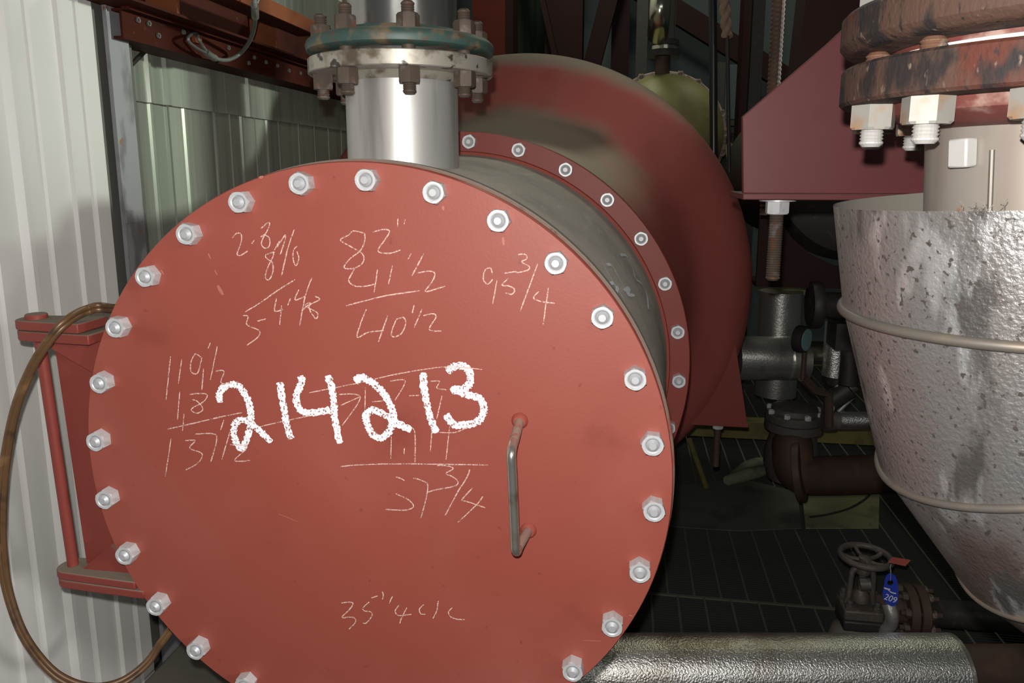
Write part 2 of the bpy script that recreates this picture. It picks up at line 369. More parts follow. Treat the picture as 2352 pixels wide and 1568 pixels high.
write('chalk_note', [[(1170,130),(1110,118),(1085,140),(1040,168),(1100,205),(1160,245),(1160,290),(1110,320),(1060,315),(1090,270),(1150,220),(1172,165),(1170,130)],[(1215,125),(1270,110),(1305,120),(1280,165),(1245,215),(1255,235),(1310,238),(1365,220)],[(1350,50),(1348,98)],[(1390,55),(1383,82)],
 [(1422,238),(1405,270)],[(1115,325),(1085,385),(1120,415),(1180,415),(1225,405)],[(1240,325),(1222,450)],[(1320,305),(1300,405)],[(1490,240),(1425,362)],[(1455,345),(1520,335),(1550,350),(1530,400),(1497,445),(1560,430),(1605,415)],[(1070,522),(1200,488),(1300,465),(1470,440)],
 [(1180,540),(1155,600),(1130,690),(1190,665),(1275,655)],[(1295,575),(1245,717)],[(1340,595),(1380,585),(1392,620),(1370,670),(1330,690),(1315,670),(1340,598)],[(1437,518),(1428,562)],[(1480,540),(1438,640)],[(1487,575),(1540,565),(1555,585),(1520,650),(1585,658)]], C1, T, 'thinchalk', .3, label='thin chalk sum 82, 41 1/2, 40 1/2')
write('chalk_note', [[(1860,352),(1850,318),(1820,330),(1812,380),(1835,405),(1862,380)],[(1885,385),(1862,512)],[(1945,375),(1912,410),(1950,415),(1980,435),(1965,460),(1932,452)],[(1925,347),(1980,338),(2000,345)],[(2000,245),(2040,245),(2045,270),(2018,285),(2060,310),(2050,330),(2000,342)],[(2105,295),(2010,552)],[(2110,445),(2083,480),(2130,500),(2197,508)],[(2162,425),(2135,622)]], C1, T, 'thinchalk', .3, label='thin chalk note 95 3/4')
write('chalk_note', [[(122,795),(98,1032)],[(182,810),(165,942)],[(285,800),(255,783),(232,830),(235,880),(270,882),(292,800)],[(300,860),(292,977)],[(337,722),(325,752)],[(375,738),(338,922)],[(365,875),(410,875),(395,937),(447,940)],[(172,982),(160,1137)],[(225,1000),(290,995),(320,1005),(300,1040),(235,1080),(265,1102),(297,1080),(270,1040),(240,1028)],
 [(106,1188),(250,1155),(400,1120),(512,1098)],[(195,1105),(188,1198)],[(125,1238),(95,1442)],[(200,1250),(255,1250),(225,1290),(292,1320),(270,1370),(203,1408)],[(255,1215),(350,1213),(372,1245),(340,1364)],[(410,1138),(393,1192)],[(442,1203),(400,1352)],[(440,1272),(510,1275),(530,1295),(468,1357),(552,1357)]], C1, T, 'thinchalk', .3, label='thin chalk sum 119 1/2, 18, 137 1/2')
write('chalk_note', [[(605,1175),(740,1143),(905,1110)],[(870,992),(1130,940),(1300,900),(1450,872),(1590,853),(1700,855),(1805,866)],[(1308,928),(1390,928),(1335,1032)],[(1175,963),(1172,1082)],[(1030,1000),(1147,1015),(1050,1167)],[(1040,1060),(1147,1012)],[(1588,1008),(1560,1132)],[(1525,930),(1575,930),(1560,965),(1612,975)],[(1630,1170),(1610,1352)],[(1570,1205),(1660,1205),(1730,1175)],[(1535,1180),(1525,1310)],[(1315,1228),(1312,1347)],[(1385,1290),(1383,1322)],[(1400,1180),(1440,1200),(1443,1367)],[(1210,1040),(1270,1035)],[(1410,1008),(1465,1005)],
 [(1040,1390),(1150,1380),(1400,1375),(1838,1381)]], C1, T*.9, 'thinchalk', .3, label='faint older chalk sum partly under the digits')
write('chalk_note', [[(385,430),(470,455),(545,495)],[(385,730),(500,785),(620,845),(705,945),(650,1005),(500,1028),(190,1012)],[(700,452),(790,470),(920,525),(960,580),(945,760),(885,1000),(840,1165)],[(1130,225),(1270,225),(1390,250),(1412,290),(1290,368),(1400,420),(1500,500),(1490,570),(1380,610),(1130,655),(970,700)],[(1718,295),(1660,450),(1500,700),(1275,1120)],[(1768,625),(1600,810),(1580,850),(1700,880),(2000,985)],[(1952,780),(1840,930),(1505,1245)]], C6, T, 'thinchalk', .3, label='thin chalk note 37 3/4')
write('chalk_note', [[(605,355),(680,345),(718,360),(680,420),(612,490),(690,490),(735,500),(740,540),(678,606)],[(875,343),(815,400),(830,430),(890,440),(900,480),(845,545),(812,545)],[(893,305),(957,283)],[(1000,243),(1010,280),(1002,317)],[(1097,288),(1068,357)],[(1160,375),(1125,430),(1150,470),(1210,470),(1282,460)],[(1237,398),(1185,500),(1170,550)],[(1402,370),(1360,410),(1370,455),(1418,462)],[(1540,333),(1525,430),(1488,502)],[(1677,398),(1638,440),(1660,485),(1720,508),(1795,512)]], C7, T, 'thinchalk', .3, label='thin chalk note 35 1/4 c/c near the bottom')
# small paint scuffs and drips
for (x, y, dx, dy, w) in ((500,655,12,22,8),(478,582,6,12,5),(493,620,6,12,4),(1155,545,2,18,5),(1017,473,2,10,5),(1395,1412,16,4,3),(1340,1470,40,2,2),(640,1180,45,18,1.5),(370,620,6,10,4),(595,408,10,-3,6),(1445,1412,8,3,3)):
    a = aty(x, y, YC); b = aty(x+dx, y+dy, YC); MB().ribbon([a, a.lerp(b, .5), b], w/1700*1.1, YU, .3).build('paint_scuff', 'scuff', cover, smooth=0)
# grey marker scrawl on the channel shell
def CS(p):
    x, y = 1000+p[0]*.383, 260+p[1]*.383; r = ray(x, y); lo, hi = 1.0, 1.69
    best = None
    for k in range(400):
        Yk = lo+(hi-lo)*k/399; q = EYE+r*(Yk/r.y); R_ = .456+(.482-.456)*(Yk-Y1-.12)/.52
        d = math.hypot(q.x-AX.x, q.z-AX.z)-R_-.0015
        if d <= 0: best = q; break
    if best is None: best = EYE+r*(1.69/r.y)
    return best
mbs = MB()
for s_ in ([(1000,895),(1060,1000),(1140,1130)],[(1030,908),(1060,912),(1100,985),(1150,1070)],[(1070,858),(1130,960),(1212,1088)],[(1110,850),(1150,858),(1188,945),(1200,990),(1240,1025),(1270,1095),(1277,1170)],[(1045,1022),(1072,1020),(1090,1065)],[(1095,1040),(1080,1090)],[(1130,1060),(1165,1048),(1150,1085),(1195,1090)]):
    q2 = catmull([(p[0], p[1], 0) for p in s_], 8)
    pts = [CS((p.x, p.y)) for p in q2]
    mid = pts[len(pts)//2]; nr = V((mid.x-AX.x, 0, mid.z-AX.z)).normalized()
    mbs.ribbon(pts, .0065, nr, .2)
shell = [c for c in hx.children if c.name.startswith('channel_shell')][0]
tag(mbs.build('marker_scrawl', 'bluechalk', shell, smooth=0), 'blue grey chalk scrawl')

# ---- hinge at the left of the cover
hy0, hy1 = 1.030, 1.068
def arm(zc, th, x0, rnd, x1=-.80):
    pts = []
    ym = (hy0+hy1)/2; hr = .026
    for k in range(13):
        a = PI/2+PI*k/12; pts.append((x0+hr+hr*math.cos(a), ym+hr*math.sin(a), zc))
    pts += [(x1, ym-hr*1.35, zc), (x1, ym+hr*1.35, zc)]
    return MB().prism(pts, (0, 0, th))
xl = -.9775
zt = aty(140, 762, hy0).z; zb = aty(190, 1332, hy0).z
arm(zt+.0012, .0155, xl, .02, -.845).build('hinge_arm', M['red'], hx, bevel=.002)
arm(zt-.0165, .0160, xl+.002, .02, -.828).build('hinge_arm', M['red'], hx, bevel=.002)
arm(zb+.0012, .0135, xl+.022, .02, -.79).build('hinge_arm', M['red'], hx, bevel=.002)
arm(zb-.0145, .0140, xl+.024, .02, -.775).build('hinge_arm', M['red'], hx, bevel=.002)
pt = V((xl+.031, (hy0+hy1)/2, zt)); pb = V((xl+.048, (hy0+hy1)/2, zb))
MB().tube([pb-V((0, 0, .019)), pt+V((0, 0, .023))], .0088, 20).build('hinge_pin', M['red'], hx)
MB().lathe([(.0165, 0), (.0165, .006), (.015, .008)], pt+V((0, 0, .0165)), ZU, 24).build('hinge_pin_head', M['red'], hx)
# web plate between the arms and two gussets
w0, w1 = aty(136, 835, 1.062), aty(205, 1290, 1.062)
MB().prism([(w0.x, 1.056, zt-.017), (-.80, 1.056, zt-.017), (-.74, 1.056, 1.17), (-.765, 1.056, zb+.016), (w1.x, 1.056, zb+.016)], (0, .012, 0)).build('hinge_web', M['red'], hx)
MB().prism([(-.945, 1.04, zt-.0167), (-.825, 1.04, zt-.0167), (-.835, 1.04, zt-.075)], (0, .010, 0)).build('hinge_gusset', M['red'], hx)
MB().prism([(-.905, 1.04, zb+.0149), (-.80, 1.04, zb+.0149), (-.848, 1.04, zb+.062)], (0, .010, 0)).build('hinge_gusset', M['red'], hx)

# ---- nozzle on top of the channel
NY = 1.268; NX = AX.x; NR = .0955
def nz(y, near): return aty(925, y, NY-near).z
z0, z1 = nz(146, .157), nz(107, .157); z2, z3 = nz(94, .157), nz(55, .157)
nbase = V((NX, NY, 0))
MB().lathe([(NR, 1.59), (NR, z0-.004)], nbase, ZU, 96, False, False).build('nozzle_pipe', 'stain', hx)
MB().lathe([(NR+.001, z0-.012), (NR+.006, z0-.006), (NR+.012, z0)], nbase, ZU, 96, False, False).build('nozzle_weld', 'flange_steel', hx)
MB().ring(.085, .155, nbase+ZU*z0, ZU, z1-z0, 128, .0015).build('nozzle_flange', 'flange_steel', hx)
MB().ring(.085, .124, nbase+ZU*(z1+.0001), ZU, z2-z1-.0002, 96).build('nozzle_gasket', M['dark'], hx)
spool = thing('pipe_spool', nbase+ZU*z2, 'polished steel vertical pipe with a green painted bolted flange, above the red exchanger', 'pipe')
MB().lathe([(.088, 0), (.150, 0), (.156, .004), (.158, .012), (.156, z3-z2-.005), (.150, z3-z2), (.118, z3-z2+.0005), (.110, z3-z2+.012), (.088, z3-z2+.014)], nbase+ZU*z2, ZU, 128, False, False).build('green_flange', 'green', spool)
MB().lathe([(NR, .03), (NR, .75)], nbase+ZU*z2, ZU, 96, False, False).build('pipe', mat('shiny_pipe', (.42, .42, .40), .22, .9, spots=[((.25, .25, .22), 9., .5, .7, (3, 3, .3))]), spool)
bp = None
for i in range(8):
    a = -PI/2+math.radians(22+45*i); p = nbase+V((.131*math.cos(a), .131*math.sin(a), 0))
    if bp is None:
        bt = nut_mesh(.031, .022, .0105, ZU).build('flange_nut', 'rustnut', None, smooth=25); bt.parent = hx
        bt.location = p+ZU*z3-ORG[hx.name]; bt.rotation_euler = (0, 0, a)
        q = stud_mesh(.0105, .040, ZU, pitch=.0035).build('stud_end', 'rustnut', None, smooth=0); q.parent = bt
        bb = nut_mesh(.031, .024, .0105, V((0, 0, -1))).build('flange_nut', 'rustnut', None, smooth=25); bb.parent = hx
        bb.location = p+ZU*z0-ORG[hx.name]; bb.rotation_euler = (0, 0, a+.5)
        q = stud_mesh(.0105, .040, V((0, 0, -1)), pitch=.0035).build('stud_end', 'rustnut', None, smooth=0); q.parent = bb
        bs = MB().tube([(0, 0, z1), (0, 0, z2)], .0105, 14).build('stud_shank', 'rustnut', None); bs.parent = hx; bs.location = V((p.x, p.y, 0))-ORG[hx.name]
        bp = (bt, bb, bs)
    else:
        place(bt, hx, p+ZU*z3, (0, 0, a+random.uniform(-.5, .5))); place(bb, hx, p+ZU*z0, (0, 0, a+random.uniform(0, 1))); place(bs, hx, V((p.x, p.y, 0)))
# shiny drip of sealant hanging between the flanges
# ---- kettle support lug with jack bolt
KY = 2.62
a, b, c = aty(1716, 822, KY), aty(1716, 972, KY), aty(1600, 972, KY)
arc = [aty(x, y, KY) for x, y in ((1560, 972), (1600, 900), (1650, 850), (1690, 800), (1716, 740))]
MB().prism([b, *[V((p.x-.05, KY, p.z)) for p in arc], ], (0, .02, 0)).build('support_lug', 'red', hx)
zb_ = b.z
MB().box((c.x-.02, KY-.003, zb_-.014), (b.x+.004, KY+.16, zb_)).build('lug_base', 'red', hx)
j = aty(1648, 985, KY+.05)
jn = nut_mesh(.036, .026, .013, V((0, 0, -1)), V((j.x, KY+.05, zb_-.0142))).build('jack_nut', 'zinc', hx, smooth=25)
stud_mesh(.0125, .175, V((0, 0, -1)), V((j.x, KY+.05, zb_-.0142)), pitch=.005).build('jack_bolt', 'browniron', hx, smooth=0)
w_ = aty(1739, 660, 2.9)

# ================================================================== brown hose coil
hp = [(250,708,1.075),(200,712,1.05),(150,740,1.0),(110,785,.985),(70,850,.985),(35,940,.99),(13,1050,1.0),(3,1150,1.0),(3,1250,1.0),(16,1350,1.0),(50,1450,1.0),(100,1522,1.01),(150,1562,1.02),(215,1580,1.04),(280,1566,1.07),(335,1525,1.10),(367,1480,1.12),(392,1446,1.13), (425,1395,1.15)]
P = [aty(*q) for q in hp]
P += [V((-.870, 1.24, .98)), V((-.895, 1.30, 1.17)), V((-.875, 1.26, 1.34))]
cp = catmull(P, 8, True)
hose = thing('hose_coil', cp[0], 'brown two-strand hose coil hung over the hinge at the left edge of the red cover', 'hose')
hc_ = sum(cp, V((0, 0, 0)))/len(cp)
for s_ in (-1, 1):
    pts = []
    for p in cp:
        d = p-hc_; d.y = 0; d.normalize(); pts.append(p+d*(.0038*s_)+V((0, -.0012*s_, 0)))
    MB().tube(pts, .0049, 12, True).build('strand', 'coil', hose, smooth=60)


# ================================================================== flanged, jacketed elbow at the right
RX, RY = .402, .790
RC = V((RX, RY, 0))
zf0, zf1, zg, zu1 = 1.684, 1.7205, 1.7335, 1.772
ell = thing('jacketed_pipe', (RX, RY, 1.3), 'stained steel pipe with a rusty bolted flange and a silver stucco insulation jacket bending right', 'pipe')
MB().ring(.10, .194, RC+ZU*zf0, ZU, zf1-zf0, 128, .003).build('lower_flange', 'rust', ell)
MB().lathe([(.150, zf0), (.147, 1.674), (.132, 1.664), (.113, 1.660)], RC, ZU, 96, False, True).build('flange_hub', 'hubred', ell)
TILT = math.radians(4.0)
def tilt(p):
    q = p-(RC+ZU*1.66); c, s_ = math.cos(TILT), math.sin(TILT)
    return RC+ZU*1.66+V((q.x*c-q.z*s_, q.y, q.x*s_+q.z*c))
MB.xf = tilt
MB().lathe([(.112, 1.668), (.112, 1.44)], RC, ZU, 96, False, False).build('neck_pipe', 'neck', ell)
# seam weld and a small square lug on the neck
dl = V((aty(2215, 350, .70).x, .70, 0))-RC; dl.z = 0
ang = math.atan2(RY-.69, -(.345-RX))
ld = V((-math.cos(math.radians(26.5)), -math.sin(math.radians(26.5)), 0)); lt = V((-ld.y, ld.x, 0))
pl = RC+ld*.1115+ZU*1.631
MB().prism([pl-lt*.010, pl+lt*.010, pl+lt*.010+ld*.014, pl-lt*.010+ld*.014], ZU*.026).build('square_lug', 'whitestud', ell, bevel=.002)
sd = V((-math.cos(math.radians(38)), -math.sin(math.radians(38)), 0))
MB().tube([RC+sd*.1125+ZU*1.645, RC+sd*.1125+ZU*1.58], .0024, 8).build('weld_seam', 'bead', ell)
MB.xf = None
MB().ring(.10, .150, RC+ZU*(zf1+.0001), ZU, .0044, 96).build('raised_face', 'hubred', ell)
MB().ring(.10, .1515, RC+ZU*(zf1+.0046), ZU, .0042, 96).build('gasket', 'white', ell)
MB.xf = tilt
# jacket: vertical shell, then mitred gores bending to the right
BX, JR, ZB = .250, .187, 1.4885
ea = math.radians(-8); E1 = V((math.cos(ea), math.sin(ea), 0)); W1 = V((-E1.y, E1.x, 0))
BC = RC+E1*BX+ZU*ZB
JT = .197
def jring(th, rr=JR, n=96, bul=0.):
    out = []
    d = -E1*math.cos(th)-ZU*math.sin(th)
    for i in range(n):
        a = 2*PI*i/n
        out.append(BC+d*(BX+rr*math.cos(a))+W1*(rr*math.sin(a)))
    return out
mbj = MB(); n = 96
ths = [math.radians(a) for a in (0, 24, 43, 62, 82)]
rings = [[RC-E1*(JT*math.cos(2*PI*i/n))+W1*(JT*math.sin(2*PI*i/n))+ZU*1.598 for i in range(n)]]
inner = [[RC-E1*((JT-.001-(1.598-zz)*.16)*math.cos(2*PI*i/n))+W1*((JT-.001-(1.598-zz)*.16)*math.sin(2*PI*i/n))+ZU*zz for i in range(n)] for zz in (1.598, 1.545)]
bottom = [[RC-E1*(.11*math.cos(2*PI*i/n))+W1*(.11*math.sin(2*PI*i/n))+ZU*1.545 for i in range(n)]]
rings += [jring(t) for t in ths]
vs = sum(rings, []); fs = [(k*n+i, k*n+(i+1) % n, (k+1)*n+(i+1) % n, (k+1)*n+i) for k in range(len(rings)-1) for i in range(n)]
mbj.add(vs, fs)
# straight tail after the last ring
tl = (-E1*-1)
dth = ths[-1]; tdir = (E1*math.sin(dth)-ZU*math.cos(dth)).normalized()
last = rings[-1]; mbj.add(last+[p+tdir*.25 for p in last], [(i, (i+1) % n, n+(i+1) % n, n+i) for i in range(n)])
mbj.build('insulation_jacket', 'jacket', ell, smooth=14)
MB().add(sum(inner+bottom, []), [(k*n+i, k*n+(i+1) % n, (k+1)*n+(i+1) % n, (k+1)*n+i) for k in range(2) for i in range(n)]).build('insulation_top', 'insul', ell)
MB().tube([p for p in jring(0, JR+.001)], .0052, 10, True).build('jacket_bead', 'bead', ell, smooth=60)
MB().tube([p for p in jring(ths[1], JR+.0005)], .0040, 10, True).build('jacket_bead', 'bead', ell, smooth=60)
MB().tube([p for p in jring(ths[2], JR+.0003)], .0028, 10, True).build('jacket_bead', 'bead', ell, smooth=60)
# frayed insulation fibres at the rim
fb = MB()
for k in range(16):
    a = math.radians(random.uniform(200, 330)); r0 = JT*.98
    p = RC+V((r0*math.cos(a+PI), r0*math.sin(a), 1.598)) if k % 2 else RC+V((-.10-random.random()*.03, -.13+random.random()*.02, 1.597))
    q = p+V((random.uniform(-.008, .008), random.uniform(-.006, .004), random.uniform(.003, .010)))
    fb.tube(catmull([p, p.lerp(q, .5)+V((.002, 0, .001)), q], 3), .00028, 5)
fb.build('insulation_fibre', 'insul', ell, smooth=60)
MB.xf = None
up = thing('flanged_pipe', (RX, RY, zg), 'rusty red flange and pipe end above the silver jacketed pipe', 'pipe')
MB().lathe([(.100, 0), (.186, 0), (.192, .003), (.197, .009), (.197, zu1-zg-.004), (.193, zu1-zg)], RC+ZU*zg, ZU, 128, False, False).build('upper_flange', 'rust', up)
MB().lathe([(.193, zu1-zg), (.150, zu1-zg+.002), (.140, .07), (.125, .10), (.120, .3)], RC+ZU*zg, ZU, 96, False, False).build('pipe', 'neck', up)
MB().ring(.10, .1505, RC+ZU*(zf1+.0089), ZU, zg-zf1-.009, 96).build('flange_face', 'hubred', up)
rp = None
for i in range(12):
    # place each stud at an even angle round the flange
    a = math.radians(238+30*i); p = RC+V((.166*math.cos(a), .166*math.sin(a), 0))
    if rp is None:
        b1 = nut_mesh(.0365, .0235, .0112, V((0, 0, -1)), ch=.10).build('flange_nut', 'bignut', None, smooth=25); b1.parent = ell
        b1.location = p+ZU*(zf0-.0002)-ORG[ell.name]; b1.rotation_euler = (0, 0, .3)
        q = stud_mesh(.0110, .0400, V((0, 0, -1)), pitch=.0032).build('stud_end', 'whitestud', None, smooth=0); q.parent = b1
        b2 = nut_mesh(.0365, .0235, .0112, ZU, ch=.10).build('flange_nut', 'bignut', None, smooth=25); b2.parent = up
        b2.location = p+ZU*zu1-ORG[up.name]
        q = stud_mesh(.0110, .045, ZU, pitch=.0032).build('stud_end', 'ruststud', None, smooth=0); q.parent = b2
        b3 = stud_mesh(.0112, zg-zf1, ZU, pitch=.0030).build('stud_shank', 'ruststud', None, smooth=0); b3.parent = ell
        b3.location = p+ZU*zf1-ORG[ell.name]
        rp = True
    else:
        place(b1, ell, p+ZU*(zf0-.0002), (0, 0, random.uniform(0, 1))); place(b2, up, p+ZU*zu1, (0, 0, random.uniform(0, 1))); place(b3, ell, p+ZU*zf1)

# ================================================================== red gusset bracket behind it, with a jack bolt
GY = 1.32
brk = thing('support_bracket', aty(1785, 440, GY), 'red primer steel bracket plate with a cut corner, behind the rusty flange', 'bracket')
poly = [aty(x, y, GY) for x, y in ((1707, 444), (1705, 268), (1905, 96), (1965, 40), (2420, 20), (2420, 428))]
lowz = poly[0].z
poly[-1].z = lowz; 
MB().prism(poly, (0, .016, 0)).build('gusset_plate', 'lug', brk, bevel=.0015)
MB().box((poly[0].x-.001, GY-.006, lowz-.0105), (poly[-1].x, GY+.16, lowz-.0002)).build('base_plate', 'lug', brk, bevel=.0015)
jb = aty(1786, 460, GY+.045)
jz = lowz-.0107
MB().ring(.0, .031, V((jb.x, GY+.045, jz-.0035)), ZU, .0034, 32).build('washer', 'zinc', brk)
nut_mesh(.036, .0225, .013, V((0, 0, -1)), V((jb.x, GY+.045, jz-.0036))).build('jack_nut', 'zinc', brk, smooth=25)
stud_mesh(.0125, .140, V((0, 0, -1)), V((jb.x, GY+.045, jz-.0036)), pitch=.0042).build('jack_bolt', 'rustnut', brk, smooth=0)

# second dark vessel on a saddle further back
vc = aty(1985, 395, 3.0)
ves = thing('saddle_vessel', (vc.x, 3.0, 0), 'dark horizontal vessel resting on a dark red saddle, behind the red bracket', 'vessel')
MB().lathe([(.02, -.05), (.22, -.035), (.31, 0), (.345, .06), (.35, .12), (.35, 1.3)], vc, YD, 72).build('shell', M['dark'], ves)
sx0, sx1 = aty(1742, 560, 2.9).x, aty(2080, 560, 2.9).x; sz0, sz1 = aty(1850, 652, 2.9).z, aty(1850, 480, 2.9).z
pts = [V((sx0, 2.9, sz0)), V((sx0, 2.9, sz1+.12))]
for k in range(11):
    a = math.radians(190+k*16); pts.append(V((vc.x+.36*math.cos(a), 2.9, vc.z+.36*math.sin(a))))
pts += [V((sx1+.25, 2.9, sz1+.12)), V((sx1+.25, 2.9, sz0))]
pts = [p for p in pts if p.z > sz0-.001]
MB().prism(pts, (0, .02, 0)).build('saddle_plate', 'darkred', ves)
MB().box((sx0, 2.9, sz0-.015), (sx1+.25, 3.1, sz0)).build('saddle_base', 'darkred', ves)

# ================================================================== setting: floor grating
def floor_panel(mb_b, mb_c, x0, x1, y0, y1, xo):
    y = y0+.006
    while y < y1:
        mb_b.box((x0, y, -.030), (x1, y+.0032, 0)); y += .0155
    k = math.ceil((x0-xo)/.1007)
    while xo+k*.1007 < x1:
        x = xo+k*.1007; mb_c.box((x-.004, y0, -.008), (x+.004, y1, .0008)); k += 1
mbb, mbc = MB(), MB()
floor_panel(mbb, mbc, -1.3, 3.2, .6, 2.70, .2310)
floor_panel(mbb, mbc, -1.3, 3.2, 2.708, 7.0, .2957)
for y in (2.698, 2.704): mbc.box((-1.3, y-.002, -.030), (3.2, y+.002, .0004))
fl_ = struct('floor', mbb, 'grating', smooth=0)
mbc.build('cross_bar', 'crossbar', fl_, smooth=0)
fl_.children[0]['kind'] = 'stuff'
struct('floor_slab', MB().box((-4, -1, -.9), (6, 9, -.8)), 'under', smooth=0)

# ================================================================== setting: left walls
WX = -1.18
def wy(x): return atx(x, 450, WX).y
def ribwall(x, ys, z0, z1, depth=.012):
    """vertical sheet: ys is a list of (y, offset) profile points"""
    mb = MB(); k = len(ys); vs = []
    for z in (z0, z1): vs += [(x+o, y, z) for y, o in ys]
    mb.add(vs, [(i, i+1, k+i+1, k+i) for i in range(k-1)]); 
    # back skin for thickness
    vs2 = []
    for z in (z0, z1): vs2 += [(x-.04, ys[0][0], z), (x-.04, ys[-1][0], z)]
    mb.add(vs2, [(0, 2, 3, 1)])
    return mb
prof = []
r0_, pit = wy(50), wy(168)-wy(50)
yy = r0_-pit*4
def ribs(yc, strong):
    if strong: return [(yc-.016, 0), (yc-.006, .013), (yc+.006, .013), (yc+.010, .002), (yc+.014, 0)]
    return [(yc-.004, 0), (yc-.001, .009), (yc+.004, .009), (yc+.006, 0)]
def groove(yc): return [(yc-.007, 0), (yc-.004, -.006), (yc-.001, -.006), (yc+.001, 0), (yc+.006, .004), (yc+.010, 0)]
prof = [(yy-.1, 0)]
for k in range(6):
    y_ = yy+k*pit; prof += ribs(y_, k % 2 == 0) + (groove(y_+pit*.42) if k < 5 else [])
ye = wy(251)
prof += groove(ye-.052)+[(ye-.006, 0), (ye, 0), (ye, -.04)]
struct('wall_left', ribwall(WX, prof, 0, 3.2), 'wall', smooth=20)
ps, pe = atx(276, 400, WX+.01).y, atx(322, 400, WX+.01).y
struct('trim_1', MB().box((WX-.032, ye+.0005, 0), (WX-.012, pe+.04, 3.2)), 'darktrim', smooth=0)
post = thing('steel_post', (WX, ps, 0), 'galvanised steel angle post at the end of the white ribbed wall', 'post')
MB().box((WX+.002, ps, 0), (WX+.012, ps+.004, 3.2)).build('angle_leg', 'galv', post)
MB().box((WX+.004, ps+.0042, 0), (WX+.010, pe, 3.2)).build('angle_leg', 'galv', post)
MB().box((WX+.0102, ps+.003, 1.50), (WX+.013, pe-.004, 1.53)).build('splice_plate', 'galv', post)
# galvanised panel wall beyond the post
PX = -1.275
p0, p1 = pe+.042, 4.2
hz = atx(315, 228, PX).z
prof = [(p0, 0)]
for x in (358, 397, 434, 470, 502, 535, 562, 592, 620, 645, 690):
    y_ = atx(x, 400, PX).y
    if x in (358, 434, 502, 562, 620): prof += [(y_-.014, 0), (y_-.006, .004), (y_+.006, .004), (y_+.014, 0)]
    else: prof += [(y_-.004, 0), (y_-.001, -.012), (y_+.003, -.012), (y_+.005, 0)]
y_ = prof[-1][0]
while y_ < p1-.3:
    y_ += .145; prof += [(y_-.004, 0), (y_-.001, -.012), (y_+.003, -.012), (y_+.005, 0)]
prof += [(p1, 0)]
struct('wall_left_panel', ribwall(PX, prof, 0, hz), 'panel', smooth=20)
prof = [(p0, .012)]
for x, dy in ((332, .010), (374, .016), (560, .012)):
    y_ = atx(x, 200, PX).y; prof += [(y_-dy, .012), (y_-dy*.5, .020), (y_+dy*.5, .020), (y_+dy, .012)]
prof += [(p1, .012)]
struct('trim_2', ribwall(PX, prof, hz-.006, 2.35), 'panel', smooth=20)
# upper white ribbed wall seen beyond the beams
prof = [(1.9, 0)]; y_ = 2.0; kk = 0
while y_ < 6.9:
    prof += ribs(y_, True) if kk % 2 else groove(y_)
    y_ += .17; kk += 1
prof += [(7.0, 0)]
struct('wall_left_upper', ribwall(-1.62, prof, 2.2, 4.6), 'wall', smooth=20)

tag(MB().box((-1.17, .9, 0), (-.45, 2.5, .36)).build('concrete_plinth', mat('dusty_concrete', (.13, .115, .095), .85, spots=[((.09, .08, .07), 9., .5, .7)]), None, bevel=.008), 'low dusty grey plinth along the wall under the red cover', 'plinth')
# ================================================================== beams overhead at the left
BXl = -1.145
b0 = atx(284, 88, BXl); b1 = atx(344, 24, BXl)
lo_z = b0.z; h_ = .066
bm_ = thing('channel_beam', (BXl, b0.y, lo_z), 'dark red brown steel channel beam over the galvanised panel, lowest of the overhead steelwork', 'beam')
x0 = BXl
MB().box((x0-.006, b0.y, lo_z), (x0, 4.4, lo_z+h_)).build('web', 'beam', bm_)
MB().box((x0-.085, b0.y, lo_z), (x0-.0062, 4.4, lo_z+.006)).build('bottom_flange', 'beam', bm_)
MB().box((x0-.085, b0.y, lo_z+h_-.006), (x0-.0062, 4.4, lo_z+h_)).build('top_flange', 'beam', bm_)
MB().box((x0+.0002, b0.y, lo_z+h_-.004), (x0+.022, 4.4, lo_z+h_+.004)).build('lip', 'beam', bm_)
bolt0 = None
for x, y in ((315, 46), (340, 54), (362, 82), (420, 74), (523, 110), (570, 145), (583, 132), (610, 143), (636, 151), (662, 162), (688, 168)):
    q = atx(x, y, BXl+.001)
    if q.z > lo_z+h_-.006 or q.z < lo_z+.004: q.z = lo_z+.03
    if bolt0 is None:
        bolt0 = nut_mesh(.012, .005, .004, V((1, 0, 0))).build('bolt', 'wire', None, smooth=25); bolt0.parent = bm_; bolt0.location = q-ORG[bm_.name]
    else: place(bolt0, bm_, q)
# lug with an eye for the wire rope
lg = atx(447, 74, BXl); lg2 = atx(447, 92, BXl)
MB().prism([(BXl+.0002, lg.y-.020, lo_z+.058), (BXl+.0002, lg.y+.018, lo_z+.058), (BXl+.0002, lg.y+.014, lg2.z-.008), (BXl+.0002, lg.y-.014, lg2.z-.008)], (.010, 0, 0)).build('rope_lug', 'beamor', bm_)
# upper channel, set out from the first
UX = -1.08
u0 = atx(360, 24, UX)
ub = thing('channel_beam', (UX, 1.45, u0.z), 'dark red brown channel beam with orange stiffeners, between the lowest and the orange beam', 'beam')
zl = u0.z+.004
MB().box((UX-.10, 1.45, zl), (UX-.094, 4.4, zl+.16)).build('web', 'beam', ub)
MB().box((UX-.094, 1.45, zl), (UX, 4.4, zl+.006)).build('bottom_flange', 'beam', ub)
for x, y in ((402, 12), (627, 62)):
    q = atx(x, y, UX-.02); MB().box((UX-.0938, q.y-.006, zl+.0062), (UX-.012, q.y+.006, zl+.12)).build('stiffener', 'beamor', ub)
OX = -.96
o0 = atx(727, 80, OX); o1 = atx(727, 50, OX)
ob = thing('channel_beam', (OX, 1.3, o0.z), 'orange brown lit channel beam, topmost and nearest of the overhead steelwork', 'beam')
MB().box((OX-.006, 1.3, o0.z), (OX, o0.y+.02, o1.z)).build('web', 'beamor', ob)
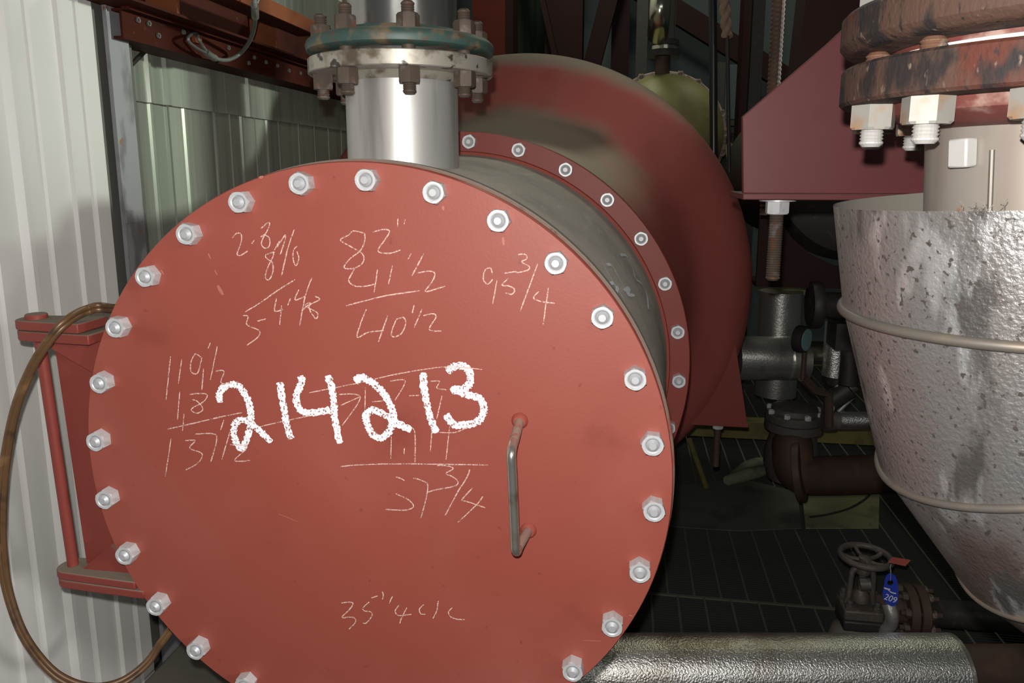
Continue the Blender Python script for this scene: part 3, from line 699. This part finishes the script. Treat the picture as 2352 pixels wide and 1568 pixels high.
MB().box((OX-.07, 1.3, o0.z), (OX-.0062, o0.y+.02, o0.z+.005)).build('bottom_flange', 'beam', ob)
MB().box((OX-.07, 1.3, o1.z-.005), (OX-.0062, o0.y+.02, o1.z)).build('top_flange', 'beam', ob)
# wire rope sling
ws = thing('wire_rope_sling', atx(447, 92, BXl+.03), 'grey wire rope sling with an eye hanging from the lowest overhead beam', 'rope')
def wp(x, y, o=.035): return atx(x, y, BXl+o)
MB().tube(catmull([wp(478, 124), wp(455, 112), wp(436, 98), wp(432, 87), wp(440, 79, .012), wp(452, 78, .008), wp(455, 88), wp(464, 103), wp(474, 117), wp(480, 126)], 6), .0042, 8).build('rope_eye', 'wire', ws, smooth=60)
MB().tube(catmull([wp(478, 124), wp(500, 136), wp(525, 137), wp(550, 124), wp(570, 100, .09), wp(582, 70, .15), wp(586, 40, .205), wp(585, 15, .225), wp(583, -30, .23)], 6), .0058, 10).build('rope', 'wire', ws, smooth=60)
MB().tube(catmull([wp(586, 12, .225), wp(592, 0, .227), wp(596, -30, .23)], 4), .0046, 8).build('rope_tail', 'wire', ws, smooth=60)
for pts in ([wp(473, 119), wp(482, 127), wp(494, 134)], [wp(584.5, 12, .225), wp(585.5, 25, .215), wp(586, 40, .205)]):
    MB().tube(catmull(pts, 5), .0095, 12).build('ferrule', 'wire', ws, smooth=60)
# dark bar behind, from the beam down to the post
tag(MB().tube([atx(345, 104, PX+.03), atx(302, 148, PX+.035)], .006, 10).build('brace_rod', 'dark', None), 'short dark rod slanting from the lowest beam down to the galvanised post', 'rod')

# ================================================================== background structures
BY = 7.6
prof = []
struct('wall_back', MB().box((-4, BY, -1), (6, BY+.05, 5.5)), 'blueback', smooth=0)
mbk = MB()
def col(name, x0, x1, Y, m, label, cat='column', z0=0, z1=5, d=.2, yref=60, group=None):
    a, b = aty(x0, yref, Y).x, aty(x1, yref, Y).x
    return tag(MB().box((a, Y, z0), (b, Y+d, z1)).build(name, m, None, smooth=0), label, cat, group)
def hcol(name, x0, x1, Y, m, label):
    """an I-section column: two flanges and a web"""
    a, b = aty(x0, 60, Y).x, aty(x1, 60, Y).x; r = thing(name, ((a+b)/2, Y, 0), label, 'column')
    MB().box((a, Y, 0), (b, Y+.012, 5)).build('flange', m, r, smooth=0)
    MB().box(((a+b)/2-.006, Y+.0122, 0), ((a+b)/2+.006, Y+.19, 5)).build('web', m, r, smooth=0)
    MB().box((a, Y+.1902, 0), (b, Y+.20, 5)).build('flange', m, r, smooth=0)
    return r
hcol('steel_column', 1085, 1160, 5.2, 'column', 'red steel column behind the vessel, right of the pipe with the green flange')
col('column_edge_plate', 1160, 1178, 5.35, 'darkred', 'dark red plate beside the bright red column', 'plate')
prof = [(aty(1180, 60, 6.6).x, 0)]
mbg = MB(); xs = [aty(x, 60, 6.6).x for x in (1178, 1190, 1201, 1212, 1222, 1234, 1252, 1275, 1300, 1336)]
vs = []
for z in (0, 5):
    for k, x in enumerate(xs): vs.append((x, 6.6+(.0 if k % 2 else .10), z))
mbg.add(vs, [(i, i+1, len(xs)+i+1, len(xs)+i) for i in range(len(xs)-1)])
struct('wall_back_ribbed', mbg, 'greenback', smooth=0)
col('steel_column', 1252, 1338, 6.2, 'darkred', 'dark column left of the grey blue back wall')
def brace(x0, y0, x1, y1, w, Y, m, label, group=None):
    a, b = aty(x0, y0, Y), aty(x1, y1, Y); d = (b-a).normalized(); s = V((-d.z, 0, d.x))*(w/1700*Y*.5)
    a -= d*.6; b += d*(2.6 if d.z < -.8 else .9)
    return tag(MB().prism([a+s, b+s, b-s, a-s], (0, .09, 0)).build('diagonal_brace', m, None, smooth=0), label, 'brace', group)
brace(1241, -20, 1275, 130, 12, 6.1, 'darkred', 'thin dark red brace leaning right, in front of the green ribbed sheet')
brace(1400, -10, 1360, 145, 38, 6.45, 'darkred', 'wide dark brace leaning left, left of the polished pipe')
col('steel_column', 1405, 1446, 6.7, 'darkred', 'dark column right behind the wide leaning brace')
col('steel_column', 1462, 1488, 6.4, 'dark', 'black column just left of the polished pipe')
brace(1530, 10, 1740, 140, 46, 7.11, 'darkred', 'dark brace sloping down to the right behind the hanging rope')
col('steel_column', 1708, 1722, 5.0, 'darkred', 'slim dark column left of the brown threaded rod')
col('steel_column', 1728, 1756, 5.2, 'dark', 'black column directly left of the brown threaded rod')
tag(stud_mesh(.0185, 1.5, ZU, aty(1777, 200, 2.2)-V((0, 0, .35)), pitch=.012, n=16).build('threaded_rod', 'browniron', None, smooth=0), 'brown threaded hanger rod running up behind the red bracket', 'rod')
a, b = aty(1850, 200, 2.4), aty(1905, 200, 2.4)
tag(MB().prism([aty(x, y, 2.4) for x, y in ((1858, -60), (1828, 200), (1960, 200), (1990, -60))], (0, .15, 0)).build('steel_beam', 'darkred', None, smooth=0), 'dark red upright steel beam above the red bracket', 'beam')
a = aty(1990, 60, 1.75)
# grey electrical box on the back wall
eb = thing('electrical_box', aty(1682, 215, 6.9), 'pale grey box fixed high beside the black cable', 'box')
q0, q1 = aty(1668, 148, 6.9), aty(1698, 275, 6.9)
MB().box((q0.x, 6.9, q1.z), (q1.x, 7.1, q0.z)).build('cabinet', M['blueback'], eb, bevel=.01)
MB().box((q1.x+.002, 6.9, q1.z-.02), (q1.x+.02, 7.1, q0.z+.02)).build('side_frame', M['dark'], eb)
MB().box((q0.x-.06, 6.9, q1.z-.05), (q1.x, 7.1, q1.z-.002)).build('base_frame', M['dark'], eb)
MB().box((q0.x-.12, 6.9, q1.z), (q0.x-.002, 7.1, q0.z+.02)).build('cabinet_side', M['dark'], eb)
tag(MB().box((aty(1640, 0, 7.2).x, 7.2, aty(1700, 345, 7.2).z), (aty(1900, 0, 7.2).x, 7.599, aty(1700, 305, 7.2).z)).build('crossbeam', 'dark', None), 'black horizontal beam under the pale grey box', 'beam')

# olive vessel behind the kettle
OY = 4.75
oc = aty(1521, 312, OY)
ov = thing('olive_vessel', (oc.x, OY, 0), 'olive green vessel with a worn pink flange ring, behind the red kettle', 'vessel')
R0 = (aty(1660, 312, OY).x-oc.x)
MB().lathe([(.02, -.42), (R0*.55, -.38), (R0*.83, -.30), (R0*.96, -.18), (R0, -.02), (R0, .3)], oc, YD, 96).build('shell', 'olive', ov, smooth=60)
MB().ring(R0*.9, R0*1.10, oc+YD*.10, YD, .05, 96, .004).build('flange_ring', 'pinkring', ov)
ob_ = None
for k in range(20):
    a = 2*PI*k/20+.05; p = oc+V((R0*1.06*math.cos(a), .098, R0*1.06*math.sin(a)))
    if ob_ is None:
        ob_ = nut_mesh(.045, .02, .012, YU).build('bolt', 'pinkring', None, smooth=25); ob_.parent = ov; ob_.location = p-ORG[ov.name]
    elif p.z > oc.z-.2: place(ob_, ov, p)
tp = aty(1521, 176, OY-.15); fz = aty(1521, 112, OY-.15).z
px_ = (aty(1539, 150, OY-.15).x-aty(1505, 150, OY-.15).x)/2
MB().lathe([(px_, tp.z-.06), (px_, fz-.04)], V((tp.x, tp.y, 0)), ZU, 24).build('nozzle', 'browniron', ov)
MB().ring(.01, px_*2.0, V((tp.x+.005, tp.y, fz-.045)), ZU, .035, 32).build('nozzle_flange', M['dark'], ov)
MB().ring(.01, px_*1.9, V((tp.x+.005, tp.y, fz-.008)), ZU, .02, 32).build('nozzle_flange', M['chrome'], ov)
MB().ring(.01, px_*2.0, V((tp.x+.005, tp.y, fz+.014)), ZU, .032, 32).build('nozzle_flange', M['dark'], ov)
pp = px_*1.55
MB().lathe([(pp, fz+.047), (pp, fz+.36)], V((tp.x, tp.y, 0)), ZU, 32, True, True).build('polished_pipe', M['chrome'], ov, smooth=60)
e0 = aty(1513, 62, OY-.30)
MB().tube(catmull([e0+V((-.02, .1, .4)), e0+V((0, -.02, .22)), e0+V((0, -.05, .06)), e0+V((.0, .08, -.03))], 6), .062, 20).build('polished_elbow', M['chrome'], ov, smooth=60)
MB().box((oc.x-.25, OY+.12, 0), (oc.x+.25, OY+.24, oc.z-R0*.8)).build('saddle', 'darkred', ov)
# hanging cable, twisted rope
c0 = aty(1641, 200, 3.6)
tag(MB().tube([aty(1642, 346, 3.6)-V((0, 0, .1)), aty(1637, 0, 3.6), aty(1636, -80, 3.6)], .0185, 14).build('hanging_cable', 'black', None, smooth=60), 'glossy black cable hanging straight down in front of the olive vessel', 'cable')
rr = thing('rope', aty(1668, 50, 3.5), 'thick twisted brown rope tapering to a thin dark line, right of the black cable', 'rope')
base, top = aty(1670, 84, 3.5), aty(1660, -40, 3.5)
for s_ in (0, PI):
    pts = []
    for k in range(40):
        t = k/39; p = base.lerp(top, t); a = t*13+s_; pts.append(p+V((.011*math.cos(a), .011*math.sin(a), 0)))
    MB().tube(pts, .0145, 10).build('strand', 'rope', rr, smooth=60)
MB().tube([base+V((0, 0, .01)), aty(1675, 395, 3.5)], .0085, 8).build('thin_line', 'dark', rr, smooth=60)
# yellow ladder frame and white cone beyond the bracket
lad = thing('yellow_stair_frame', aty(1700, 400, 5.6), 'yellow slanting stair frame seen between the kettle and the red bracket', 'stair')
for q in ((1672, 330, 1700, 460, 16), (1730, 330, 1670, 420, 9), (1730, 365, 1690, 425, 9), (1680, 335, 1725, 352, 10), (1715, 380, 1690, 430, 14)):
    a, b = aty(q[0], q[1], 5.6), aty(q[2], q[3], 5.6); d = (b-a).normalized(); s = V((-d.z, 0, d.x))*(q[4]/1700*5.6*.5)
    MB().prism([a+s, b+s, b-s, a-s], (0, .05+.01*random.random(), 0)).build('bar', 'yellow', lad, smooth=0)
tag(MB().lathe([(.10, 0), (.05, .2), (.02, .36)], aty(1712, 470, 5.0), ZU, 20).build('traffic_cone', M['whitestud'], None), 'white cone tip between the kettle and the red bracket', 'cone')

# ================================================================== insulated pipes and valve behind, at the right
QY = 3.25
def hz_tube(name, x0, x1, yc, hh, Y, m, parent):
    D = ((aty((x0+x1)/2, yc, Y)-EYE).dot(FW)); a, b = atd(x0, yc, D), atd(x1, yc, D); r = hh/2/1700*D
    return MB().tube([a, b], r, 32).build(name, m, parent, smooth=60)
def vt_tube(name, xc, ww, y0, y1, Y, m, parent):
    a, b = aty(xc, y0, Y), aty(xc, y1, Y); b.x = a.x; r = ww/2/1700*Y
    return MB().tube([a, b], r, 32).build(name, m, parent, smooth=60)
vp_ = thing('insulated_pipe', aty(1800, 700, QY+.35), 'wide upright silver insulated pipe under the dark red saddle', 'pipe')
vt_tube('jacket', 1795, 92, 668, 905, QY+.28, 'silverb', vp_)
vt_tube('upper_jacket', 1812, 130, 600, 667, QY+.45, 'olive', vp_)
hp_ = thing('insulated_pipe', aty(1780, 822, QY), 'horizontal silver insulated pipe in front of the wide upright one', 'pipe')
hz_tube('jacket', 1690, 1812, 822, 100, QY, 'silverb', hp_)
hz_tube('end_jacket', 1811, 1850, 826, 92, QY, 'silverb', hp_)
hz_tube('elbow_jacket', 1850, 1900, 812, 60, QY+.02, 'chrome', hp_)
v2 = thing('insulated_pipe', aty(1922, 800, QY), 'narrow upright silver insulated pipe left of the jacketed elbow', 'pipe')
vt_tube('jacket', 1925, 52, 738, 862, QY-.1, 'silver', v2)
vt_tube('dark_end', 1925, 60, 862, 880, QY-.1, 'dark', v2)
h3 = thing('insulated_pipe', aty(1960, 968, QY), 'short horizontal silver pipe beside the round bolted valve bonnet', 'pipe')
hz_tube('jacket', 1925, 2030, 965, 40, QY-.17, 'silver', h3)
hz_tube('clamp', 1893, 1917, 965, 48, QY-.15, 'iron', h3)
# black actuator cluster
ac = thing('valve', aty(1890, 740, QY-.38), 'black valve body with a round knob hanging under the dark saddle', 'valve')
k0 = aty(1872, 700, QY-.38)
MB().lathe([(.02, -.03), (.062, -.02), (.062, .01), (.05, .03), (.05, .16)], k0, V((1, 0, 0)), 20).build('body', 'dark', ac)
MB().lathe([(.085, 0), (.09, .01), (.09, .03), (.085, .04)], k0+V((-.02, 0, 0)), V((1, 0, 0)), 24).build('knob', 'dark', ac)
MB().lathe([(.035, -.3), (.035, .14)], k0+V((.14, 0, 0)), ZU, 20).build('stem', 'dark', ac)
MB().box((k0.x+.07, k0.y-.05, k0.z-.16), (k0.x+.22, k0.y+.08, k0.z-.06)).build('bracket', 'dark', ac)
gg = thing('pressure_gauge', aty(1853, 780, QY-.25), 'round dark gauge with a pale blue face seen nearly edge on', 'gauge')
g0 = aty(1850, 780, QY-.25); gd = V((.80, -.60, 0))
MB().lathe([(.052, -.035), (.054, -.03), (.054, 0), (.048, .004)], g0, gd, 28).build('case', 'dark', gg)
MB().lathe([(.044, .0042), (.044, .007)], g0, gd, 28).build('dial', mat('pale_blue_dial', (.2, .33, .33), .5), gg)
MB().tube([g0-V((0, 0, .05)), g0-V((0, 0, .16))], .010, 10).build('stem', 'browniron', gg)
MB().tube([g0+V((0, 0, -.155)), g0+V((.05, .02, -.21)), g0+V((.11, .03, -.23)), g0+V((.12, .03, -.36))], .02, 10).build('siphon', 'browniron', gg)
# valve with a round bolted bonnet and brown elbow
vy = QY-.05
vb = thing('valve', aty(1825, 960, vy), 'dirty iron valve with a round bolted bonnet on a brown pipe elbow', 'valve')
c0 = aty(1822, 985, vy); R_ = (aty(1890, 960, vy).x-aty(1755, 960, vy).x)/2
MB().lathe([(R_*.95, 0), (R_, .004), (R_, .035), (R_*.97, .038)], c0, ZU, 48).build('body_flange', 'iron', vb)
MB().lathe([(R_*.97, .040), (R_, .044), (R_, .07), (R_*.96, .075), (R_*.80, .078), (R_*.78, .10), (R_*.5, .108)], c0, ZU, 48).build('bonnet', 'iron', vb)
ib = None
for k in range(8):
    a = 2*PI*k/8+.3; p = c0+V((R_*.88*math.cos(a), R_*.88*math.sin(a), .075))
    if ib is None:
        ib = nut_mesh(.024, .016, .008, ZU).build('bonnet_nut', 'zinc', None, smooth=25); ib.parent = vb; ib.location = p-ORG[vb.name]
    else: place(ib, vb, p)
MB().lathe([(R_*.72, 0), (R_*.80, -.03), (R_*.95, -.10), (R_*.95, -.16), (R_*.8, -.22)], c0, ZU, 40).build('body', 'iron', vb, smooth=60)
e1 = aty(1820, 1030, vy-.08); e2 = aty(1850, 1085, vy-.12); e3 = aty(1905, 1092, vy-.08); e4 = aty(2090, 1085, vy)
MB().tube(catmull([c0+V((0, -.02, -.06)), e1, e2+V((-.03, 0, 0)), e3, e4], 8), .083, 28).build('elbow', 'browniron', vb, smooth=60)
MB().ring(.06, .125, e2+V((-.045, -.03, .012)), V((.93, -.3, .2)), .03, 36, .003).build('elbow_flange', 'browniron', vb)
yk = thing('yoke_clamp', aty(1915, 925, vy-.1), 'slanted steel yoke rods and clamp beside the round bonnet', 'clamp')
for q in ((1895, 918, 1925, 885), (1933, 908, 1945, 893), (1925, 945, 1958, 912)):
    MB().tube([aty(q[0], q[1], vy-.1), aty(q[2], q[3], vy-.1)], .0085, 10).build('rod', 'galv', yk)
MB().tube([aty(1900, 925, vy-.09), aty(1948, 892, vy-.09)], .045, 14).build('barrel', 'dark', yk)
MB().tube(catmull([aty(1903, 937, vy-.14), aty(1908, 930, vy-.14), aty(1916, 935, vy-.14), aty(1912, 944, vy-.14)], 4, True), .003, 6, True).build('ring', 'galv', yk)
MB().tube([aty(1905, 975, vy-.1), aty(1920, 960, vy-.1)], .035, 12).build('fitting', 'iron', yk)
MB().tube([aty(1950, 890, vy-.08), aty(1962, 882, vy-.08)], .03, 12).build('end_cap', 'iron', yk)

# yellow kerb beam across the back
ky = 3.9
ka, kb = aty(1560, 955, ky), aty(1560, 1000, ky)
tag(MB().box((-.2, ky, kb.z), (2.4, ky+.08, ka.z-.012)).build('yellow_rail', 'yellow', None, bevel=.004), 'yellow horizontal rail low across the back, behind the bolted valve', 'rail')

# floor sheets, stick, glove
def fpoly(name, pts, m, label, z=.003, th=.004):
    P_ = [atz(x, y, z) for x, y in pts]
    return tag(MB().prism(P_, (0, 0, th)).build(name, m, None, smooth=0), label, 'sheet')
fpoly('floor_sheet', [(1480, 1125), (1700, 1100), (1832, 1130), (1840, 1214), (1700, 1220), (1600, 1214), (1480, 1205)], 'sheet_dark', 'dark dirty sheet lying on the grating behind the red cover')
fpoly('floor_sheet', [(1842, 1128), (2020, 1128), (2018, 1214), (1850, 1214)], 'sheet_olive', 'olive sheet with a curved stain lying on the grating', .0025, .0035)
st_ = MB()
pts = [atz(x, y, .0068) for x, y in ((1860, 1188), (1900, 1182), (1950, 1168), (1985, 1148), (2000, 1132))]
tag(MB().tube(catmull(pts, 6), .006, 8).build('loose_wire', 'dark', None), 'thin dark wire curving over the olive floor sheet', 'wire')
a, b = aty(1583, 1010, 3.55), atz(1622, 1118, .02)
tag(MB().tube([a, b], .014, 10).build('stick', 'yellow', None), 'thin olive stick leaning near the small threaded bolt', 'stick')
gl = thing('work_glove', atz(1715, 1075, .02), 'crumpled grey green work glove on the floor left of the brown elbow', 'glove')
for pts, r in (([(1680, 1082), (1705, 1062), (1735, 1048), (1752, 1045)], .028), ([(1670, 1090), (1700, 1080), (1740, 1070), (1757, 1066)], .034)):
    P_ = [atz(x, y+14, r*.8) for x, y in pts]
    MB().tube(catmull(P_, 5), r, 12, rf=lambda t, r=r: r*(.55+.45*math.sin(PI*(.15+.75*t)))).build('finger', 'glove', gl, smooth=60)

# ================================================================== foreground right: silver pipe, gate valve, tag
SY = 1.92
SD = 2.06
a, b = atd(1300, 1541, SD), atd(2195, 1541, SD); r_ = .0985
pd_ = (b-a).normalized()
sp = thing('insulated_pipe', a, 'large hammered silver insulated pipe along the bottom edge', 'pipe')
MB().tube([a-pd_*.12, b], r_, 64).build('jacket', 'silver', sp, smooth=60)
MB().box((.1, b.y-.12, 0), (.2, b.y+.06, b.z-r_*.8)).build('pipe_shoe', 'dark', sp)
MB().ring(.055, r_+.0006, b-pd_*.012, pd_, .0125, 64).build('end_band', 'silverb', sp)
MB().tube([b+pd_*.001, b+pd_*.7], .070, 40).build('bare_pipe', 'browniron', sp, smooth=60)
vy = 2.22
gv = thing('gate_valve', aty(1985, 1400, vy), 'small dark gate valve with a spoked handwheel behind the silver pipe', 'valve')
hw = aty(1988, 1277, vy); hr = (aty(2052, 1277, vy).x-aty(1924, 1277, vy).x)/2-.009
hw2 = hw+V((0, 0, 0))
circ = [hw+V((hr*math.cos(2*PI*i/48), hr*math.sin(2*PI*i/48), 0)) for i in range(48)]
whl = MB().tube(circ, .0095, 12, True).build('handwheel', 'iron', gv, smooth=60)
for k in range(5):
    t = 2*PI*k/5+.5; d = V((math.cos(t), math.sin(t), 0))
    MB().tube(catmull([hw+d*hr, hw+d*hr*.6-V((0, 0, .010)), hw+d*.01-V((0, 0, .012))], 5), .0062, 8).build('spoke', 'iron', whl, smooth=60)
MB().lathe([(.012, -.026), (.019, -.020), (.019, .002), (.011, .006)], hw-V((0, 0, .006)), ZU, 20).build('hub', 'iron', whl)
def gz(y): return aty(1985, y, vy).z
st = V((hw.x-.004, vy, 0))
MB().lathe([(.010, gz(1400)), (.010, hw.z-.02)], st, ZU, 16).build('stem', 'iron', gv)
for s_ in (-1, 1):
    MB().tube(catmull([st+V((s_*.012, 0, hw.z-.04)), st+V((s_*.030, 0, hw.z-.055)), st+V((s_*.034, 0, gz(1365))), st+V((s_*.040, 0, gz(1385)))], 5), .009, 8).build('yoke_arm', 'iron', gv, smooth=60)
MB().lathe([(.020, hw.z-.055), (.022, hw.z-.05), (.022, hw.z-.033), (.014, hw.z-.028)], st, ZU, 20).build('yoke_nut', 'iron', gv)
MB().tube([st+V((-.014, -.03, gz(1330))), st+V((.014, -.034, gz(1326)))], .018, 14).build('gland_nut', 'iron', gv)
MB().lathe([(.018, gz(1385)), (.026, gz(1378)), (.026, gz(1362)), (.016, gz(1352))], st, ZU, 20).build('gland', 'iron', gv)
hf = .057
MB().box((st.x-hf, vy-.05, gz(1408)), (st.x+hf, vy+.05, gz(1385))).build('bonnet_flange', 'iron', gv, bevel=.006)
MB().box((st.x-hf, vy-.05, gz(1432)), (st.x+hf, vy+.05, gz(1409))).build('body_flange', 'dark', gv, bevel=.006)
gb_ = None
for sx, sy in ((-1, -1), (1, -1), (-1, 1), (1, 1)):
    p = st+V((sx*.040, sy*.034, gz(1385)))
    if gb_ is None:
        gb_ = nut_mesh(.024, .014, .008, ZU).build('bonnet_bolt', 'iron', None, smooth=25); gb_.parent = gv; gb_.location = p-ORG[gv.name]
        q = stud_mesh(.0085, .026, ZU).build('stud_end', 'iron', None); q.parent = gb_
    else: place(gb_, gv, p)
MB().lathe([(.086, gz(1500)), (.084, gz(1470)), (.072, gz(1447)), (.052, gz(1436)), (.050, gz(1433))], st, ZU, 32).build('insulation_cover', 'insul', gv, smooth=60)
MB().tube([st+V((0, 0, 0)), st+V((0, 0, gz(1490)))], .05, 24).build('riser_pipe', 'insul', gv)
# rusty flange pair to the right of the valve
fp = thing('pipe_flange', aty(2100, 1400, vy+.05), 'rusty bolted flange pair on a pipe right of the gate valve', 'flange')
fx = aty(2098, 1400, vy+.03); fr = .080
cc = V((fx.x, vy+.03, aty(2098, 1402, vy+.03).z))
XD = V((1, 0, 0))
MB().ring(.03, fr, cc-XD*.030, XD, .026, 40, .003).build('flange', 'browniron', fp)
MB().ring(.03, fr, cc+XD*.001, XD, .026, 40, .003).build('flange', 'browniron', fp)
MB().tube([cc-XD*.125, cc-XD*.028], .042, 24).build('pipe', 'browniron', fp)
MB().lathe([(.062, .027), (.045, .06), (.042, .09), (.042, .6)], cc, XD, 24).build('pipe', M['dark'], fp)
fb_ = None
for k in range(8):
    a = 2*PI*k/8+.39; p = cc+V((0, .062*math.cos(a), .062*math.sin(a)))
    if fb_ is None:
        fb_ = MB().tube([(-.058, 0, 0), (.058, 0, 0)], .0075, 10).build('stud', 'browniron', None); fb_.parent = fp; fb_.location = p-ORG[fp.name]
        for s_ in (-1, 1):
            q = nut_mesh(.024, .015, .008, V((s_, 0, 0)), V((s_*.0302+(.0 if s_ < 0 else -.003), 0, 0))).build('nut', 'rustnut', None, smooth=25); q.parent = fb_
    else: place(fb_, fp, p)
foil = MB().tube(catmull([aty(2040, 1385, vy-.06), aty(2048, 1410, vy-.07), aty(2046, 1432, vy-.06), aty(2034, 1448, vy-.05), aty(2030, 1460, vy-.04)], 5), .019, 14).build('foil_wrap', 'foil', None, smooth=60)
tag(foil, 'crumpled silver foil wrap under the blue numbered tag', 'foil')
# blue tag 209
ty = vy-hr-.012
tg = thing('valve_tag', aty(2046, 1330, ty), 'blue plastic tag numbered 209 hanging from the handwheel', 'tag')
def TP(x, y, dy=0): return aty(x, y, ty+dy)
outl = [(2030, 1345), (2033, 1328), (2040, 1319), (2048, 1318), (2056, 1322), (2061, 1334), (2063, 1352), (2064, 1372), (2060, 1386), (2052, 1392), (2042, 1389), (2032, 1380), (2027, 1365)]
o_ = catmull([TP(*p) for p in outl], 4, True); no = len(o_)
hc = TP(2045, 1338); hrad = .0085
inn = []
for p in o_:
    d = (p-hc); d.y = 0; d.normalize(); inn.append(hc+d*hrad)
vs = o_+inn+[p+V((0, .003, 0)) for p in o_]+[p+V((0, .003, 0)) for p in inn]
fs = []
for i in range(no):
    j = (i+1) % no
    fs += [(i, j, no+j, no+i), (2*no+i, 3*no+i, 3*no+j, 2*no+j), (i, 2*no+i, 2*no+j, j), (no+i, no+j, 3*no+j, 3*no+i)]
plate = MB().add(vs, fs).build('tag_plate', 'blue', tg, smooth=40)
fc = bpy.data.curves.new('number', 'FONT'); fc.body = '209'; fc.size = 1; fc.extrude = .01; fc.align_x = 'CENTER'
fo = bpy.data.objects.new('number', fc); COL.objects.link(fo)
me = bpy.data.meshes.new_from_object(fo.evaluated_get(bpy.context.evaluated_depsgraph_get())); bpy.data.objects.remove(fo)
c_ = TP(2043, 1380, -.0006); ex = (TP(2060, 1386, -.0006)-TP(2028, 1374, -.0006)); sc_ = ex.length/1.70
ex.normalize(); ez = V((-ex.z, 0, ex.x))
mbt = MB(); mbt.add([c_+ex*(v.co.x*sc_)+ez*(v.co.y*sc_*1.12)+V((0, -v.co.z*.01, 0)) for v in me.vertices], [tuple(p.vertices) for p in me.polygons])
mbt.build('number', 'printwhite', plate, smooth=0)
sw = MB()
for s_ in ([(2030, 1349), (2037, 1351), (2044, 1353), (2040, 1356)], [(2041, 1355), (2046, 1359), (2052, 1361), (2058, 1362)], [(2031, 1351), (2042, 1354)], [(2045, 1360), (2058, 1363.5)]):
    sw.ribbon(catmull([TP(x, y, -.0006) for x, y in s_], 4), .0022, YU, .25)
sw.build('script_mark', 'printwhite', plate, smooth=0)
MB().tube(catmull([TP(2045, 1333, -.002), TP(2046, 1312, .0), TP(2045, 1303, .012), TP(2047, 1296, .02)], 5), .0012, 6).build('wire', 'galv', tg, smooth=60)
rt = MB().prism([aty(x, y, vy-hr*.5+d) for x, y, d in ((2040, 1291, -.02), (2050, 1280, .02), (2092, 1287, .02), (2080, 1300, -.02))], (0, 0, .002)).build('red_tag', 'redtag', None, smooth=0)
tag(rt, 'small faded red tag sticking out from the handwheel', 'tag')

# ================================================================== light
def light(name, kind, loc, power, colr=(1, 1, 1), size=.02, target=None):
    l = bpy.data.lights.new(name, kind); l.energy = power; l.color = colr
    if kind in ('POINT', 'SPOT'): l.shadow_soft_size = size
    else: l.size = size
    o = bpy.data.objects.new(name, l); COL.objects.link(o); o.location = loc
    if target is not None: o.rotation_euler = (V(target)-V(loc)).to_track_quat('-Z', 'Y').to_euler()
    return o
flash = EYE-DN*.045-RT*.012-FW*.01
light('camera_flash', 'POINT', flash, 62, (1, .97, .93), .008)
sl = light('side_lamp', 'SPOT', (2.6, 2.72, 2.36), 400, (.92, 1, .87), .10, (-1.25, 1.95, 2.0))
sl.data.spot_size = math.radians(27); sl.data.spot_blend = .9
tl_ = light('added_highlight_strip', 'AREA', EYE-V((FW.x, FW.y, 0))*2.3+RT*1.0+V((0, 0, 1.25)), 14, (1, 1, .97), 3.4, EYE+V((0, 1.6, -.8))+RT*.3)  # unseen strip light added to draw a highlight along the silver pipe
tl_.data.shape = 'RECTANGLE'; tl_.data.size_y = .10
rl = light('added_wall_fill', 'SPOT', (5.2, -2.2, 2.7), 600, (1, .99, .97), .35, (-1.18, .50, .85))  # fill spot added to brighten the left wall, no known lamp there
rl.data.spot_size = math.radians(20); rl.data.spot_blend = 1.
light('high_bay_lamp', 'POINT', (1.5, 4.6, 4.4), 45, (1, .97, .68), .25)
light('high_bay_lamp', 'POINT', (-.3, 4.3, 4.3), 75, (.97, 1, .86), .25)
w = bpy.data.worlds.new('world'); S.world = w; w.use_nodes = True
w.node_tree.nodes['Background'].inputs[0].default_value = (.30, .33, .32, 1)
w.node_tree.nodes['Background'].inputs[1].default_value = .05
S.view_settings.view_transform = 'Standard'; S.view_settings.look = 'None'
S.view_settings.exposure = 0; S.view_settings.gamma = 1
